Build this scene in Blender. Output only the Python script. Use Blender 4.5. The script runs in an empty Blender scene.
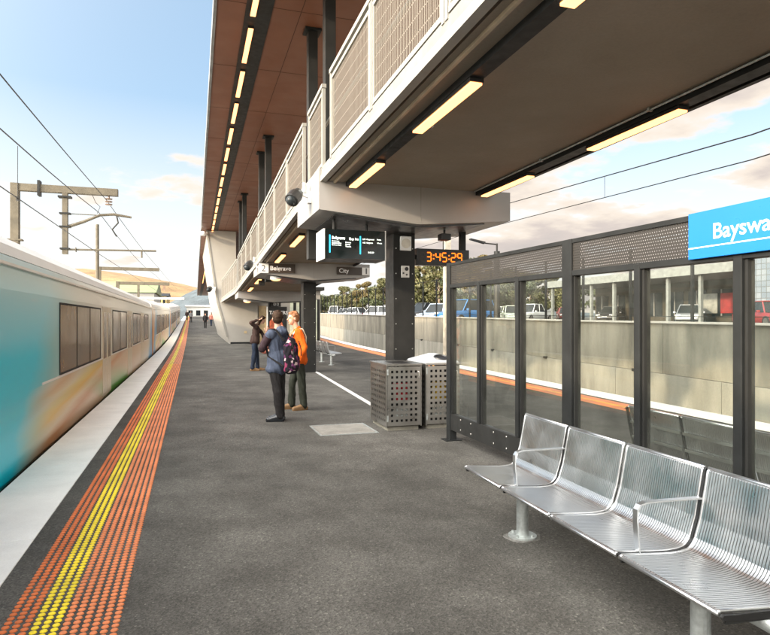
import bpy, bmesh, math, random
from mathutils import Vector, Matrix, noise as mnoise
random.seed(7)
R = math.radians
PI = math.pi
S = bpy.context.scene
COL = S.collection

# ------------------------------------------------------------------ helpers
class MB:
    """collects geometry; build() links it as one mesh object"""
    def __init__(s): s.v = []; s.f = []; s.m = []; s.mi = 0
    def add(s, vs, fs):
        o = len(s.v); s.v.extend([tuple(v) for v in vs])
        for f in fs: s.f.append(tuple(i + o for i in f)); s.m.append(s.mi)
        return s
    def box(s, x0, x1, y0, y1, z0, z1, M=None):
        vs = [Vector((x, y, z)) for z in (z0, z1) for y in (y0, y1) for x in (x0, x1)]
        if M is not None: vs = [M @ v for v in vs]
        return s.add(vs, [(0, 2, 3, 1), (4, 5, 7, 6), (0, 1, 5, 4), (2, 6, 7, 3), (0, 4, 6, 2), (1, 3, 7, 5)])
    def bar(s, a, b, w, h, up=(0, 0, 1)):
        """box beam from a to b, width w, height h"""
        a = Vector(a); b = Vector(b); d = (b - a).normalized(); up = Vector(up)
        sx = d.cross(up)
        if sx.length < 1e-5: sx = d.cross(Vector((1, 0, 0)))
        sx.normalize(); sy = sx.cross(d)
        q = [sx * w / 2 + sy * h / 2, -sx * w / 2 + sy * h / 2, -sx * w / 2 - sy * h / 2, sx * w / 2 - sy * h / 2]
        return s.add([a + k for k in q] + [b + k for k in q], [(0, 1, 2, 3), (7, 6, 5, 4), (0, 4, 5, 1), (1, 5, 6, 2), (2, 6, 7, 3), (3, 7, 4, 0)])
    def tube(s, pts, r, n=8, cap=True):
        pts = [Vector(p) for p in pts]; rs = r if isinstance(r, (list, tuple)) else [r] * len(pts)
        vs = []; ref = None
        for i, p in enumerate(pts):
            d = (pts[min(i + 1, len(pts) - 1)] - pts[max(i - 1, 0)]).normalized()
            if ref is None:
                ref = d.cross(Vector((0, 0, 1)))
                if ref.length < 1e-3: ref = d.cross(Vector((0, 1, 0)))
            ref = (ref - d * ref.dot(d)).normalized(); bn = d.cross(ref)
            for k in range(n):
                a = 2 * PI * k / n; vs.append(p + (ref * math.cos(a) + bn * math.sin(a)) * rs[i])
        fs = []
        for i in range(len(pts) - 1):
            for k in range(n):
                fs.append((i * n + k, i * n + (k + 1) % n, (i + 1) * n + (k + 1) % n, (i + 1) * n + k))
        if cap:
            fs.append(tuple(range(n - 1, -1, -1))); fs.append(tuple((len(pts) - 1) * n + k for k in range(n)))
        return s.add(vs, fs)
    def prism(s, poly, axis, a, b):
        """polygon (2D list) extruded along axis from a to b. axis x: poly=(y,z); y: (x,z); z: (x,y)"""
        def P(u, v, w): return {'x': (w, u, v), 'y': (u, w, v), 'z': (u, v, w)}[axis]
        n = len(poly)
        vs = [P(u, v, a) for u, v in poly] + [P(u, v, b) for u, v in poly]
        return s.add(vs, [tuple(range(n - 1, -1, -1)), tuple(range(n, 2 * n))] + [(i, (i + 1) % n, n + (i + 1) % n, n + i) for i in range(n)])
    def capsule(s, p0, p1, r0, r1, front=None, flat=1.0, n=14):
        p0 = Vector(p0); p1 = Vector(p1); d = p1 - p0
        if d.length < 1e-6: d = Vector((0, 0, 1e-4)); p1 = p0 + d
        d.normalize()
        if front is None: fr = d.cross(Vector((.3, .9, .2))); fr.normalize()
        else:
            fr = Vector(front); fr = (fr - d * fr.dot(d)).normalized()
        sd = d.cross(fr); rings = []
        for k in range(0, 5): a = -PI / 2 + PI / 2 * k / 4; rings.append((p0 + d * r0 * math.sin(a) * (.6 if flat < 1 else 1), r0 * max(math.cos(a), .02)))
        for k in range(0, 5): a = PI / 2 * k / 4; rings.append((p1 + d * r1 * math.sin(a) * (.6 if flat < 1 else 1), r1 * max(math.cos(a), .02)))
        vs = []; fs = []
        for c, r in rings:
            for k in range(n):
                a = 2 * PI * k / n; vs.append(c + sd * math.cos(a) * r + fr * math.sin(a) * r * flat)
        for i in range(len(rings) - 1):
            for k in range(n): fs.append((i * n + k, i * n + (k + 1) % n, (i + 1) * n + (k + 1) % n, (i + 1) * n + k))
        fs.append(tuple(range(n - 1, -1, -1))); fs.append(tuple((len(rings) - 1) * n + k for k in range(n)))
        return s.add(vs, fs)
    def ball(s, c, rx, ry=None, rz=None, M=None, n=14, m=9):
        ry = ry or rx; rz = rz or rx; c = Vector(c); vs = []; fs = []
        for i in range(m + 1):
            t = -PI / 2 + PI * i / m; t = max(min(t, PI / 2 - .03), -PI / 2 + .03)
            for k in range(n):
                a = 2 * PI * k / n; v = Vector((rx * math.cos(t) * math.cos(a), ry * math.cos(t) * math.sin(a), rz * math.sin(t)))
                vs.append(c + (M @ v if M is not None else v))
        for i in range(m):
            for k in range(n): fs.append((i * n + k, i * n + (k + 1) % n, (i + 1) * n + (k + 1) % n, (i + 1) * n + k))
        fs.append(tuple(range(n - 1, -1, -1))); fs.append(tuple(m * n + k for k in range(n)))
        return s.add(vs, fs)
    def build(s, name, mat, parent=None, smooth=False, bevel=0, segs=2):
        me = bpy.data.meshes.new(name); me.from_pydata(s.v, [], s.f)
        for mm in (mat if isinstance(mat, list) else [mat]): me.materials.append(mm)
        if isinstance(mat, list): me.polygons.foreach_set('material_index', s.m)
        me.update()
        if smooth: me.polygons.foreach_set('use_smooth', [True] * len(me.polygons))
        return link(name, me, parent, bevel, segs)

def pinv(p):
    return (Matrix.Translation(p.location) @ p.rotation_euler.to_matrix().to_4x4()).inverted()
def wmat(p):
    M = Matrix.Translation(p.location) @ p.rotation_euler.to_matrix().to_4x4()
    if p.parent: M = wmat(p.parent) @ p.matrix_parent_inverse @ M
    return M
def link(name, me, parent=None, bevel=0, segs=2):
    o = bpy.data.objects.new(name, me); COL.objects.link(o)
    if parent is not None:
        o.parent = parent; o.matrix_parent_inverse = wmat(parent).inverted()
    if bevel:
        b = o.modifiers.new('bevel', 'BEVEL'); b.width = bevel; b.segments = segs; b.limit_method = 'ANGLE'; b.angle_limit = R(35)
    return o
def tag(o, label=None, cat=None, group=None, kind=None):
    if label: o['label'] = label
    if cat: o['category'] = cat
    if group: o['group'] = group
    if kind: o['kind'] = kind
    return o
def thing(name, label, cat, loc=(0, 0, 0), rz=0, group=None):
    o = bpy.data.objects.new(name, None); COL.objects.link(o); o.location = loc; o.rotation_euler = (0, 0, rz); o.empty_display_size = .2
    return tag(o, label, cat, group)
def copy_tree(o, parent=None):
    c = o.copy(); COL.objects.link(c)
    if parent is not None: c.parent = parent
    for ch in list(o.children): copy_tree(ch, c)
    return c
def struct(o): o['kind'] = 'structure'; return o

# ------------------------------------------------------------------ materials
def ramp(nt, stops, fac=None, interp='LINEAR'):
    r = nt.nodes.new('ShaderNodeValToRGB'); r.color_ramp.interpolation = interp; e = r.color_ramp.elements
    while len(e) > 1: e.remove(e[-1])
    e[0].position = stops[0][0]; e[0].color = (*stops[0][1], 1)
    for p, c in stops[1:]:
        k = e.new(p); k.color = (*c, 1)
    if fac is not None: nt.links.new(fac, r.inputs[0])
    return r
def math_n(nt, op, a, b=None, c=None):
    n = nt.nodes.new('ShaderNodeMath'); n.operation = op
    for i, v in enumerate((a, b, c)):
        if v is None: continue
        if isinstance(v, (int, float)): n.inputs[i].default_value = v
        else: nt.links.new(v, n.inputs[i])
    return n.outputs[0]
def noise_n(nt, vec, scale, detail=4, rough=.55):
    n = nt.nodes.new('ShaderNodeTexNoise'); n.inputs['Scale'].default_value = scale; n.inputs['Detail'].default_value = detail; n.inputs['Roughness'].default_value = rough
    if vec is not None: nt.links.new(vec, n.inputs['Vector'])
    return n.outputs['Fac']
def mapping(nt, vec, scale=(1, 1, 1), loc=(0, 0, 0)):
    m = nt.nodes.new('ShaderNodeMapping'); m.inputs['Scale'].default_value = scale; m.inputs['Location'].default_value = loc; nt.links.new(vec, m.inputs['Vector']); return m.outputs[0]
def mixc(nt, fac, a, b, mode='MIX'):
    m = nt.nodes.new('ShaderNodeMix'); m.data_type = 'RGBA'; m.blend_type = mode
    for i, v in ((0, fac), (6, a), (7, b)):
        if isinstance(v, (int, float)): m.inputs[i].default_value = v
        elif isinstance(v, tuple): m.inputs[i].default_value = (*v, 1)
        else: nt.links.new(v, m.inputs[i])
    return m.outputs[2]
def base(name):
    m = bpy.data.materials.new(name); m.use_nodes = True; nt = m.node_tree
    b = nt.nodes['Principled BSDF']; tc = nt.nodes.new('ShaderNodeTexCoord')
    return m, nt, b, tc.outputs['Object']
def mat(name, col, rough=.6, metal=0, var=.25, scale=3.0, bump=0, bscale=60, stretch=(1, 1, 1), spec=.5, fine=0):
    """surface colour with large soft wear and fine grain"""
    m, nt, b, oc = base(name)
    v = mapping(nt, oc, stretch)
    n1 = noise_n(nt, v, scale, 5)
    lo = tuple(c * (1 - var) for c in col); hi = tuple(min(c * (1 + var), 1) for c in col)
    c = ramp(nt, [(.3, lo), (.7, hi)], n1).outputs[0]
    if fine:
        n2 = noise_n(nt, oc, bscale, 2)
        g = ramp(nt, [(.3, (1 - fine,) * 3), (.7, (1 + fine,) * 3)], n2).outputs[0]
        c = mixc(nt, 1.0, c, g, 'MULTIPLY')
    nt.links.new(c, b.inputs['Base Color'])
    rr = ramp(nt, [(.3, (max(rough - .08, 0.02),) * 3), (.7, (min(rough + .08, 1),) * 3)], noise_n(nt, oc, scale * 2.3, 3)).outputs[0]
    nt.links.new(rr, b.inputs['Roughness'])
    b.inputs['Metallic'].default_value = metal; b.inputs['Specular IOR Level'].default_value = spec
    if bump:
        bp = nt.nodes.new('ShaderNodeBump'); bp.inputs['Strength'].default_value = bump; bp.inputs['Distance'].default_value = .01
        nt.links.new(noise_n(nt, oc, bscale, 3), bp.inputs['Height']); nt.links.new(bp.outputs[0], b.inputs['Normal'])
    return m
def emit(name, col, strength):
    m, nt, b, oc = base(name); b.inputs['Base Color'].default_value = (*col, 1)
    b.inputs['Emission Color'].default_value = (*col, 1); b.inputs['Emission Strength'].default_value = strength
    return m

# asphalt: dark binder, pale aggregate, worn patches
def asphalt(name, k=1.0):
    m, nt, b, oc = base(name)
    big = noise_n(nt, mapping(nt, oc, (1, .55, 1)), .55, 6, .62)
    c = ramp(nt, [(.30, (.052 * k, .049 * k, .043 * k)), (.50, (.086 * k, .081 * k, .072 * k)), (.72, (.132 * k, .125 * k, .112 * k))], big).outputs[0]
    vo = nt.nodes.new('ShaderNodeTexVoronoi'); vo.inputs['Scale'].default_value = 95; nt.links.new(oc, vo.inputs['Vector'])
    sp = ramp(nt, [(0, (.40,) * 3), (.45, (.85,) * 3), (.80, (1.15,) * 3), (.93, (1.7,) * 3), (1, (2.5,) * 3)], vo.outputs['Color']).outputs[0]
    c = mixc(nt, .95, c, sp, 'MULTIPLY')
    vo3 = nt.nodes.new('ShaderNodeTexVoronoi'); vo3.inputs['Scale'].default_value = 1.3; nt.links.new(oc, vo3.inputs['Vector'])
    gum = ramp(nt, [(0, (1.9,) * 3), (.018, (1.7,) * 3), (.024, (1,) * 3)], vo3.outputs['Distance']).outputs[0]; c = mixc(nt, .8, c, gum, 'MULTIPLY')
    vc = nt.nodes.new('ShaderNodeTexVoronoi'); vc.feature = 'DISTANCE_TO_EDGE'; vc.inputs['Scale'].default_value = .23; wv = nt.nodes.new('ShaderNodeVectorMath'); wv.operation = 'ADD'; nz = nt.nodes.new('ShaderNodeTexNoise'); nz.inputs['Scale'].default_value = 1.3; nz.inputs['Detail'].default_value = 5; nt.links.new(oc, nz.inputs['Vector']); nt.links.new(oc, wv.inputs[0]); nt.links.new(nz.outputs['Color'], wv.inputs[1]); nt.links.new(wv.outputs[0], vc.inputs['Vector'])
    crk = ramp(nt, [(0, (.62,) * 3), (.0016, (.75,) * 3), (.0028, (1,) * 3)], vc.outputs['Distance']).outputs[0]; c = mixc(nt, .7, c, crk, 'MULTIPLY')
    vo2 = nt.nodes.new('ShaderNodeTexVoronoi'); vo2.inputs['Scale'].default_value = 3.1; nt.links.new(mapping(nt, oc, (1, .8, 1), (3, 1, 0)), vo2.inputs['Vector'])
    spots = ramp(nt, [(0, (.72,) * 3), (.06, (.80,) * 3), (.10, (1,) * 3)], vo2.outputs['Distance']).outputs[0]
    st = noise_n(nt, mapping(nt, oc, (1, 1, 1), (9, 4, 0)), 1.7, 5)
    stn = ramp(nt, [(.42, (1.06,) * 3), (.62, (.70, .695, .68))], st).outputs[0]
    c = mixc(nt, .5, c, spots, 'MULTIPLY'); c = mixc(nt, .8, c, stn, 'MULTIPLY')
    nt.links.new(c, b.inputs['Base Color']); b.inputs['Roughness'].default_value = .82; b.inputs['Specular IOR Level'].default_value = .35
    bp = nt.nodes.new('ShaderNodeBump'); bp.inputs['Strength'].default_value = .55; bp.inputs['Distance'].default_value = .006
    nt.links.new(vo.outputs['Distance'], bp.inputs['Height']); nt.links.new(bp.outputs[0], b.inputs['Normal'])
    return m
M_asph = asphalt('asphalt', 1.06)
M_asph2 = asphalt('car_park_asphalt', .9)
M_white = mat('white_concrete', (.84, .83, .80), .75, 0, .07, 2.2, .15, 120, fine=.05)
M_joint = mat('dark_gap', (.03, .03, .03), .9)
M_steel = mat('stainless', (.50, .485, .455), .34, 1.0, .04, 2)
M_bench = mat('bench_steel', (.62, .63, .635), .35, 1.0, .03, 2)
M_galv = mat('galvanised', (.52, .55, .54), .45, .75, .2, 25, .1, 60)
M_black = mat('black_steel', (.017, .018, .018), .5, .0, .25, 4, .05, 80, spec=.2)
M_char = mat('charcoal_paint', (.022, .022, .021), .5, .0, .2, 3, .04, 60, spec=.2)
M_rub = mat('black_plastic', (.015, .015, .015), .4)
M_brown = mat('red_brown_soffit', (.175, .064, .031), .5, 0, .10, .5, .02, 30)
M_brownj = mat('soffit_joint', (.06, .022, .012), .8)
M_pale = mat('pale_panel', (.30, .288, .272), .42, .15, .06, 1.2, .03, 30)
M_soffit = mat('ramp_soffit', (.24, .195, .145), .75, 0, .10, 1.0, .06, 40, fine=.05)
M_cream = mat('cream_steel', (.275, .262, .23), .5, .1, .08, 3)
M_wallp = mat('pale_wall_panel', (.34, .32, .285), .55, 0, .06, .8, .03, 30)
M_concrete = mat('retaining_concrete', (.205, .19, .152), .85, 0, .40, .9, .25, 25, stretch=(1.6, 1.6, .35), fine=.08)
M_concrete2 = mat('retaining_concrete_low', (.245, .235, .20), .85, 0, .28, 1.1, .25, 25, stretch=(1.6, 1.6, .35), fine=.08)
M_coping = mat('coping', (.45, .43, .39), .8, 0, .1, 3)
M_orange = mat('orange_stud', (.64, .155, .035), .55, 0, .2, 2.2, fine=.05)
M_orange2 = mat('pale_orange_stud', (.66, .205, .072), .55, 0, .2, 2.2, fine=.05)
M_yellow = mat('yellow_stud', (.80, .62, .015), .5, 0, .2, 2.2, fine=.05)
M_line = mat('white_line_paint', (.66, .65, .62), .7, 0, .12, 14, fine=.1)
M_hatch = mat('pit_cover_concrete', (.21, .20, .18), .85, 0, .2, 4, .2, 40, fine=.1)
M_lamp = emit('lamp_diffuser', (1.0, .37, .125), 1.7)
M_signw = mat('white_sign', (.78, .77, .74), .4, 0, .03)
M_signd = mat('dark_brown_sign', (.05, .038, .03), .45, 0, .1)
M_blue = mat('blue_sign', (.003, .145, .46), .35, 0, .03)
M_txt = mat('white_lettering', (.85, .85, .85), .5, 0, .01)
M_txtd = mat('dark_lettering', (.06, .06, .06), .5, 0, .01)
M_screen = mat('screen_glass', (.006, .009, .009), .12, 0, .05)
M_scr_w = emit('screen_white', (.85, .95, .85), 1.1)
M_scr_b = emit('screen_blue', (.02, .42, .70), .9)
M_led = emit('amber_led', (1.0, .17, .006), .95)
M_leddim = mat('led_off', (.03, .022, .015), .4)
M_ballast = mat('ballast', (.16, .145, .125), .95, 0, .4, 14, .8, 40, fine=.35)
M_rail = mat('rail_steel', (.30, .22, .16), .4, .8, .2, 8)
M_sleeper = mat('sleeper', (.30, .29, .27), .9, 0, .15)
M_earth = mat('dry_grass_ground', (.12, .11, .055), .95, 0, .35, .05, fine=.2)
M_mast = mat('weathered_mast', (.115, .098, .070), .65, .3, .22, 3, .05, 30)
M_wire = mat('wire', (.035, .033, .03), .5, .5)
M_porc = mat('insulator', (.20, .13, .09), .3)

def glass(name, tint=(.93, .95, .92), dirt=.035, ior=1.45):
    m, nt, b, oc = base(name); nt.nodes.remove(b); out = nt.nodes['Material Output']
    tr = nt.nodes.new('ShaderNodeBsdfTransparent'); tr.inputs[0].default_value = (*tint, 1)
    gl = nt.nodes.new('ShaderNodeBsdfGlossy'); gl.inputs['Roughness'].default_value = .02
    df = nt.nodes.new('ShaderNodeBsdfDiffuse'); df.inputs[0].default_value = (.55, .55, .5, 1)
    lw = nt.nodes.new('ShaderNodeLayerWeight'); lw.inputs[0].default_value = .5
    fr = math_n(nt, 'ADD', math_n(nt, 'MULTIPLY', math_n(nt, 'POWER', lw.outputs['Facing'], 5), .80), .03)      # Schlick, per face
    m1 = nt.nodes.new('ShaderNodeMixShader'); nt.links.new(fr, m1.inputs[0]); nt.links.new(tr.outputs[0], m1.inputs[1]); nt.links.new(gl.outputs[0], m1.inputs[2])
    m2 = nt.nodes.new('ShaderNodeMixShader')
    dn = ramp(nt, [(.35, (0,) * 3), (.75, (dirt,) * 3)], noise_n(nt, oc, 2.5, 7, .7)).outputs[0]
    nt.links.new(dn, m2.inputs[0]); nt.links.new(m1.outputs[0], m2.inputs[1]); nt.links.new(df.outputs[0], m2.inputs[2]); nt.links.new(m2.outputs[0], out.inputs[0])
    return m
M_glass = glass('shelter_glass')
M_carglass = mat('car_glass', (.02, .024, .026), .12, 0, .1, spec=.22)

def perforated(name, col, pitch, hole, metal=.6, rough=.45, plane='yz', slot=None):
    """sheet with a regular grid of real see-through holes"""
    m, nt, b, oc = base(name); b.inputs['Base Color'].default_value = (*col, 1); b.inputs['Metallic'].default_value = metal; b.inputs['Roughness'].default_value = rough
    sp = nt.nodes.new('ShaderNodeSeparateXYZ'); nt.links.new(oc, sp.inputs[0])
    u = sp.outputs['XYZ'.index(plane[0].upper())]; v = sp.outputs['XYZ'.index(plane[1].upper())]
    pu, pv = (pitch, pitch) if slot is None else slot
    def cell(x, p): return math_n(nt, 'ABSOLUTE', math_n(nt, 'SUBTRACT', math_n(nt, 'FRACT', math_n(nt, 'DIVIDE', x, p)), .5))
    if slot is None:
        row = math_n(nt, 'FLOOR', math_n(nt, 'DIVIDE', v, pv))
        off = math_n(nt, 'MULTIPLY', math_n(nt, 'FRACT', math_n(nt, 'MULTIPLY', row, .5)), pu)
        cu = cell(math_n(nt, 'ADD', u, off), pu); cv = cell(v, pv)
        d = math_n(nt, 'SQRT', math_n(nt, 'ADD', math_n(nt, 'MULTIPLY', cu, cu), math_n(nt, 'MULTIPLY', cv, cv)))
        solid = math_n(nt, 'GREATER_THAN', d, hole / 2)
    else:
        cu = cell(u, pu); cv = cell(v, pv)
        solid = math_n(nt, 'MAXIMUM', math_n(nt, 'GREATER_THAN', cu, hole / 2), math_n(nt, 'GREATER_THAN', cv, .46))
    nt.links.new(solid, b.inputs['Alpha'])
    return m
M_perf = perforated('perforated_charcoal', (.034, .030, .026), .024, .36, .2, .5)
M_mesh = perforated('balustrade_mesh', (.15, .125, .095), .03, .40, .2, .55, slot=(.042, .16))
M_fmesh = perforated('fence_mesh', (.05, .05, .05), .03, .95, .2, .6, slot=(.08, .30))

# ------------------------------------------------------------------ terrain profile
def zg(Y):                                   # platform climbs gently beyond the walkway
    if Y < 28: return 0.0
    if Y < 60: return .0004 * (Y - 28) ** 2
    return .4096 + .0256 * (Y - 60)
def interp(t, T):
    if t <= T[0][0]: return T[0][1]
    for (a, b), (c, d) in zip(T, T[1:]):
        if t <= c: return b + (d - b) * (t - a) / (c - a)
    return T[-1][1]
def zwall(Y): return interp(Y, [(-12, 1.25), (10.7, 1.51), (18.8, 1.60), (38, 1.89), (84, 2.67), (160, 4.0)])
def zcp(x, y): return .95 + .012 * y          # car park level behind the wall
def xr(Y): return 7.22 + .0565 * Y            # centre of the far tactile strip
def xw(Y): return 12.3 + .0565 * Y            # face of the retaining wall
YS = [-8, -4, 0, 4, 8, 12, 16, 20, 24, 28, 32, 36, 40, 44, 48, 52, 56, 60, 70, 80, 90, 100, 115, 130, 150]
def strip(xa, xb, zoff, ys=YS, thick=0):
    """sheet (or slab) between two x functions following the platform profile"""
    b = MB()
    for i, Y in enumerate(ys):
        a, c = xa(Y), xb(Y); z = zg(Y) + zoff
        b.v += [(a, Y, z), (c, Y, z)] + ([(a, Y, z - thick), (c, Y, z - thick)] if thick else [])
    k = 4 if thick else 2
    for i in range(len(ys) - 1):
        p = i * k; q = p + k
        b.f.append((p, p + 1, q + 1, q))
        if thick: b.f += [(p + 2, q + 2, q + 3, p + 3), (p, q, q + 2, p + 2), (p + 1, p + 3, q + 3, q + 1)]
    if thick:
        b.f.append((0, 2, 3, 1)); e = (len(ys) - 1) * k; b.f.append((e, e + 1, e + 3, e + 2))
    b.m = [0] * len(b.f)
    return b

# ------------------------------------------------------------------ ground and platform
g = MB(); g.add([(-5000, -600, -1.5), (5000, -600, -1.5), (5000, 7000, -1.5), (-5000, 7000, -1.5)], [(0, 1, 2, 3)])
struct(g.build('ground', M_earth))
struct(strip(lambda Y: -1.11, lambda Y: xr(Y) + .45, 0, thick=.35).build('platform', M_asph))
b = MB(); b.box(-1.45, -1.40, -8, 150, -1.4, -.4); struct(b.build('platform_wall', M_concrete))
# white edge slabs, both sides, laid with open joints
def edge(name, xa, xb, length=2.55):
    b = MB(); y = -8.0 + .32
    while y < 150:
        st = strip(xa, xb, .004, [y, y + length / 2, y + length - .012], .14); b.add(st.v, st.f); y += length
    return struct(b.build(name, M_white, bevel=.004, segs=1))
edge('platform_edge', lambda Y: -1.72, lambda Y: -1.112)
edge('platform_edge', lambda Y: xr(Y) + .452, lambda Y: xr(Y) + 1.05)
b = MB()
for y in range(-8, 150, 6): b.box(xr(y) + .2, xr(y) + .5, y, y + 6, -1.4, zg(y) - .36)
struct(b.build('platform_wall', M_concrete))
# tactile studs: real domes near the camera, ribs beyond
def studs(name, cols, mt, y0=1.6, y1=24.0, far=150):
    n = 8; ring = [(math.cos(2 * PI * k / n), math.sin(2 * PI * k / n)) for k in range(n)]
    prof = [(.0202, .0), (.018, .0042), (.0125, .0064)]
    b = MB(); V = b.v; F = b.f; y = y0
    while y < y1:
        for x in cols:
            o = len(V)
            for r, z in prof: V.extend([(x + r * a, y + r * c, z + .001) for a, c in ring])
            for j in range(2):
                for k in range(n): F.append((o + j * n + k, o + j * n + (k + 1) % n, o + (j + 1) * n + (k + 1) % n, o + (j + 1) * n + k))
            F.append(tuple(o + 2 * n + k for k in range(n)))
        y += .05
    ys = [y1] + [q for q in YS if q > y1]
    for x in cols:
        st = strip(lambda Y: x - .018, lambda Y: x + .018, .006, ys); o = len(V); V.extend(st.v); F.extend([tuple(i + o for i in f) for f in st.f])
    b.m = [0] * len(F); ob = b.build(name, mt, smooth=False); return struct(ob)
xs = [-.935 + .05 * i for i in range(12)]
studs('tactile_paving', xs[0:3], M_orange); studs('tactile_paving', xs[3:6], M_yellow); studs('tactile_paving', xs[6:12], M_orange2)
struct(strip(lambda Y: xr(Y) - .3, lambda Y: xr(Y) - .06, .005).build('tactile_paving', M_orange2))
struct(strip(lambda Y: xr(Y) - .06, lambda Y: xr(Y) + .06, .0052).build('tactile_paving', mat('amber_stud', (.72, .36, .05), .55)))
struct(strip(lambda Y: xr(Y) + .06, lambda Y: xr(Y) + .3, .005).build('tactile_paving', M_orange2))
b = MB()
pA, pB = Vector((3.30, 10.9, .005)), Vector((3.80, 19.4, .005)); sd = Vector((.055, 0, 0))
b.add([pA - sd, pA + sd, pB + sd, pB - sd], [(0, 1, 2, 3)])
pA, pB = Vector((3.9, 20, .005)), Vector((6.2, 60, .85))
struct(b.build('painted_line', M_line))
b = MB(); b.box(1.76, 2.56, 8.42, 9.22, -.05, .004); b.mi = 0
struct(b.build('pit_cover', M_hatch, bevel=.003, segs=1))
b = MB()
for (x0, x1, y0, y1) in ((1.73, 2.59, 8.39, 8.42), (1.73, 2.59, 9.22, 9.25), (1.73, 1.76, 8.42, 9.22), (2.56, 2.59, 8.42, 9.22)): b.box(x0, x1, y0, y1, -.03, .006)
struct(b.build('pit_cover_frame', M_galv))
# track beds
for nm, f0, f1 in (('track_bed', lambda Y: -6.9, lambda Y: -1.46), ('track_bed', lambda Y: xr(Y) + .5, lambda Y: xw(Y))):
    struct(strip(f0, f1, -1.25).build(nm, M_ballast))
for nm, f in (('rails', lambda Y: -3.25), ('rails', lambda Y: xr(Y) + 2.65)):
    b = MB()
    for dx in (-.80, .80):
        st = strip(lambda Y: f(Y) + dx - .035, lambda Y: f(Y) + dx + .035, -1.03, thick=.15); b.add(st.v, st.f)
    struct(b.build(nm, M_rail))
    b = MB(); y = -8
    while y < 110: b.box(f(y) - 1.25, f(y) + 1.25, y, y + .24, zg(y) - 1.24, zg(y) - 1.175); y += .68
    struct(b.build('sleepers', M_sleeper))

# ------------------------------------------------------------------ retaining wall, car park
t = thing('retaining_wall', 'long concrete retaining wall beyond the far track with wide panels and pale coping', 'wall', (12.9, 10, -1.2))
YW = [-12 + 4.4 * i for i in range(37)]
for lo, nm, mt in ((0, 'upper_panels', M_concrete), (1, 'lower_panels', M_concrete2)):
    b = MB()
    for y0, y1 in zip(YW, YW[1:]):
        y1 -= .018
        if lo == 0:
            za, zb, ta, tb, o = zwall(y0), zwall(y1), -.1 + .013 * y0, -.1 + .013 * y1, .03
        else:
            za, zb, ta, tb, o = -.1 + .013 * y0, -.1 + .013 * y1, -1.5, -1.5, 0
            y0 += 2.2; y1 += 2.2; za = -.1 + .013 * y0; zb = -.1 + .013 * y1
            za -= .012; zb -= .012
        A = (xw(y0) + o, y0); B = (xw(y1) + o, y1)
        b.add([(A[0], A[1], ta), (A[0] + .3, A[1], ta), (B[0] + .3, B[1], tb), (B[0], B[1], tb), (A[0], A[1], za), (A[0] + .3, A[1], za), (B[0] + .3, B[1], zb), (B[0], B[1], zb)],
              [(3, 2, 1, 0), (4, 5, 6, 7), (0, 1, 5, 4), (1, 2, 6, 5), (2, 3, 7, 6), (3, 0, 4, 7)])
    b.build(nm, mt, t)
b = MB()
for y0, y1 in zip(YW, YW[1:]):
    b.bar((xw(y0) + .17, y0, zwall(y0) + .03), (xw(y1) + .17, y1, zwall(y1) + .03), .42, .055)
b.build('coping', M_coping, t)
b = MB()
for y in [0, 6, 10, 15.5, 21, 26, 30.5, 37, 46]:
    z = -.1 + .013 * y; b.box(xw(y) - .03, xw(y) + .03, y, y + .22, z - .05, z + .04)
b.build('bracket', M_char, t)
b = MB()
for i, (y0, y1) in enumerate(zip(YW, YW[1:])):
    z0, z1 = zcp(0, y0), zcp(0, y1)
    b.add([(xw(y0) + .3, y0, z0), (xw(y0) + 420, y0, z0), (xw(y1) + 420, y1, z1), (xw(y1) + .3, y1, z1)], [(0, 1, 2, 3)])
struct(b.build('car_park', M_asph2))
t = thing('fence', 'black steel mesh fence with tall thin posts along the top of the retaining wall', 'fence', (13.0, 10, 1.5))
for i in range(46):
    y = -8 + 2.66 * i + .1; b = MB(); x = xw(y) + .17; z = zwall(y)
    b.box(x - .035, x + .035, y - .035, y + .035, z + .05, z + 2.35); b.build('post', M_black, t)
b = MB()
for i in range(45):
    y = -8 + 2.66 * i + .1; y2 = y + 2.66
    for dz in (2.3, .2): b.bar((xw(y) + .17, y, zwall(y) + dz), (xw(y2) + .17, y2, zwall(y2) + dz), .02, .02)
b.build('rail', M_black, t)

# ------------------------------------------------------------------ upper canopy
ZC = 7.68
def xc(Y): return .33 + .006 * Y
t = thing('canopy', 'high red brown station canopy with thin grey edge above the platform', 'canopy', (2.5, 20, ZC))
b = MB(); Y0, Y1 = -8, 150
b.add([(xc(Y0) + .06, Y0, ZC), (5.4, Y0, ZC), (6.4, Y1, ZC), (xc(Y1) + .06, Y1, ZC), (xc(Y0) + .06, Y0, ZC + .3), (5.4, Y0, ZC + .3), (6.4, Y1, ZC + .3), (xc(Y1) + .06, Y1, ZC + .3)],
      [(3, 2, 1, 0), (4, 5, 6, 7), (0, 1, 5, 4), (1, 2, 6, 5), (2, 3, 7, 6), (3, 0, 4, 7)])
b.build('soffit', M_brown, t)
b = MB(); b.bar((xc(Y0) + .028, Y0, ZC + .14), (xc(Y1) + .028, Y1, ZC + .14), .06, .36); b.build('fascia', mat('grey_fascia', (.30, .31, .32), .4, .5), t)
b = MB()
y = -6.2
while y < 110:
    b.box(xc(y) + .07, 5.38, y, y + .014, ZC - .003, ZC + .05); y += 3.0
b.bar((2.02, Y0, ZC), (2.3, Y1, ZC), .014, .006)
b.build('panel_joint', M_brownj, t)
def xl(Y): return 1.08 + .006 * Y
b = MB(); b.bar((xl(Y0) + .10, Y0, ZC - .010), (xl(Y1) + .10, Y1, ZC - .010), .50, .03); b.build('light_channel', M_black, t)
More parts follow.
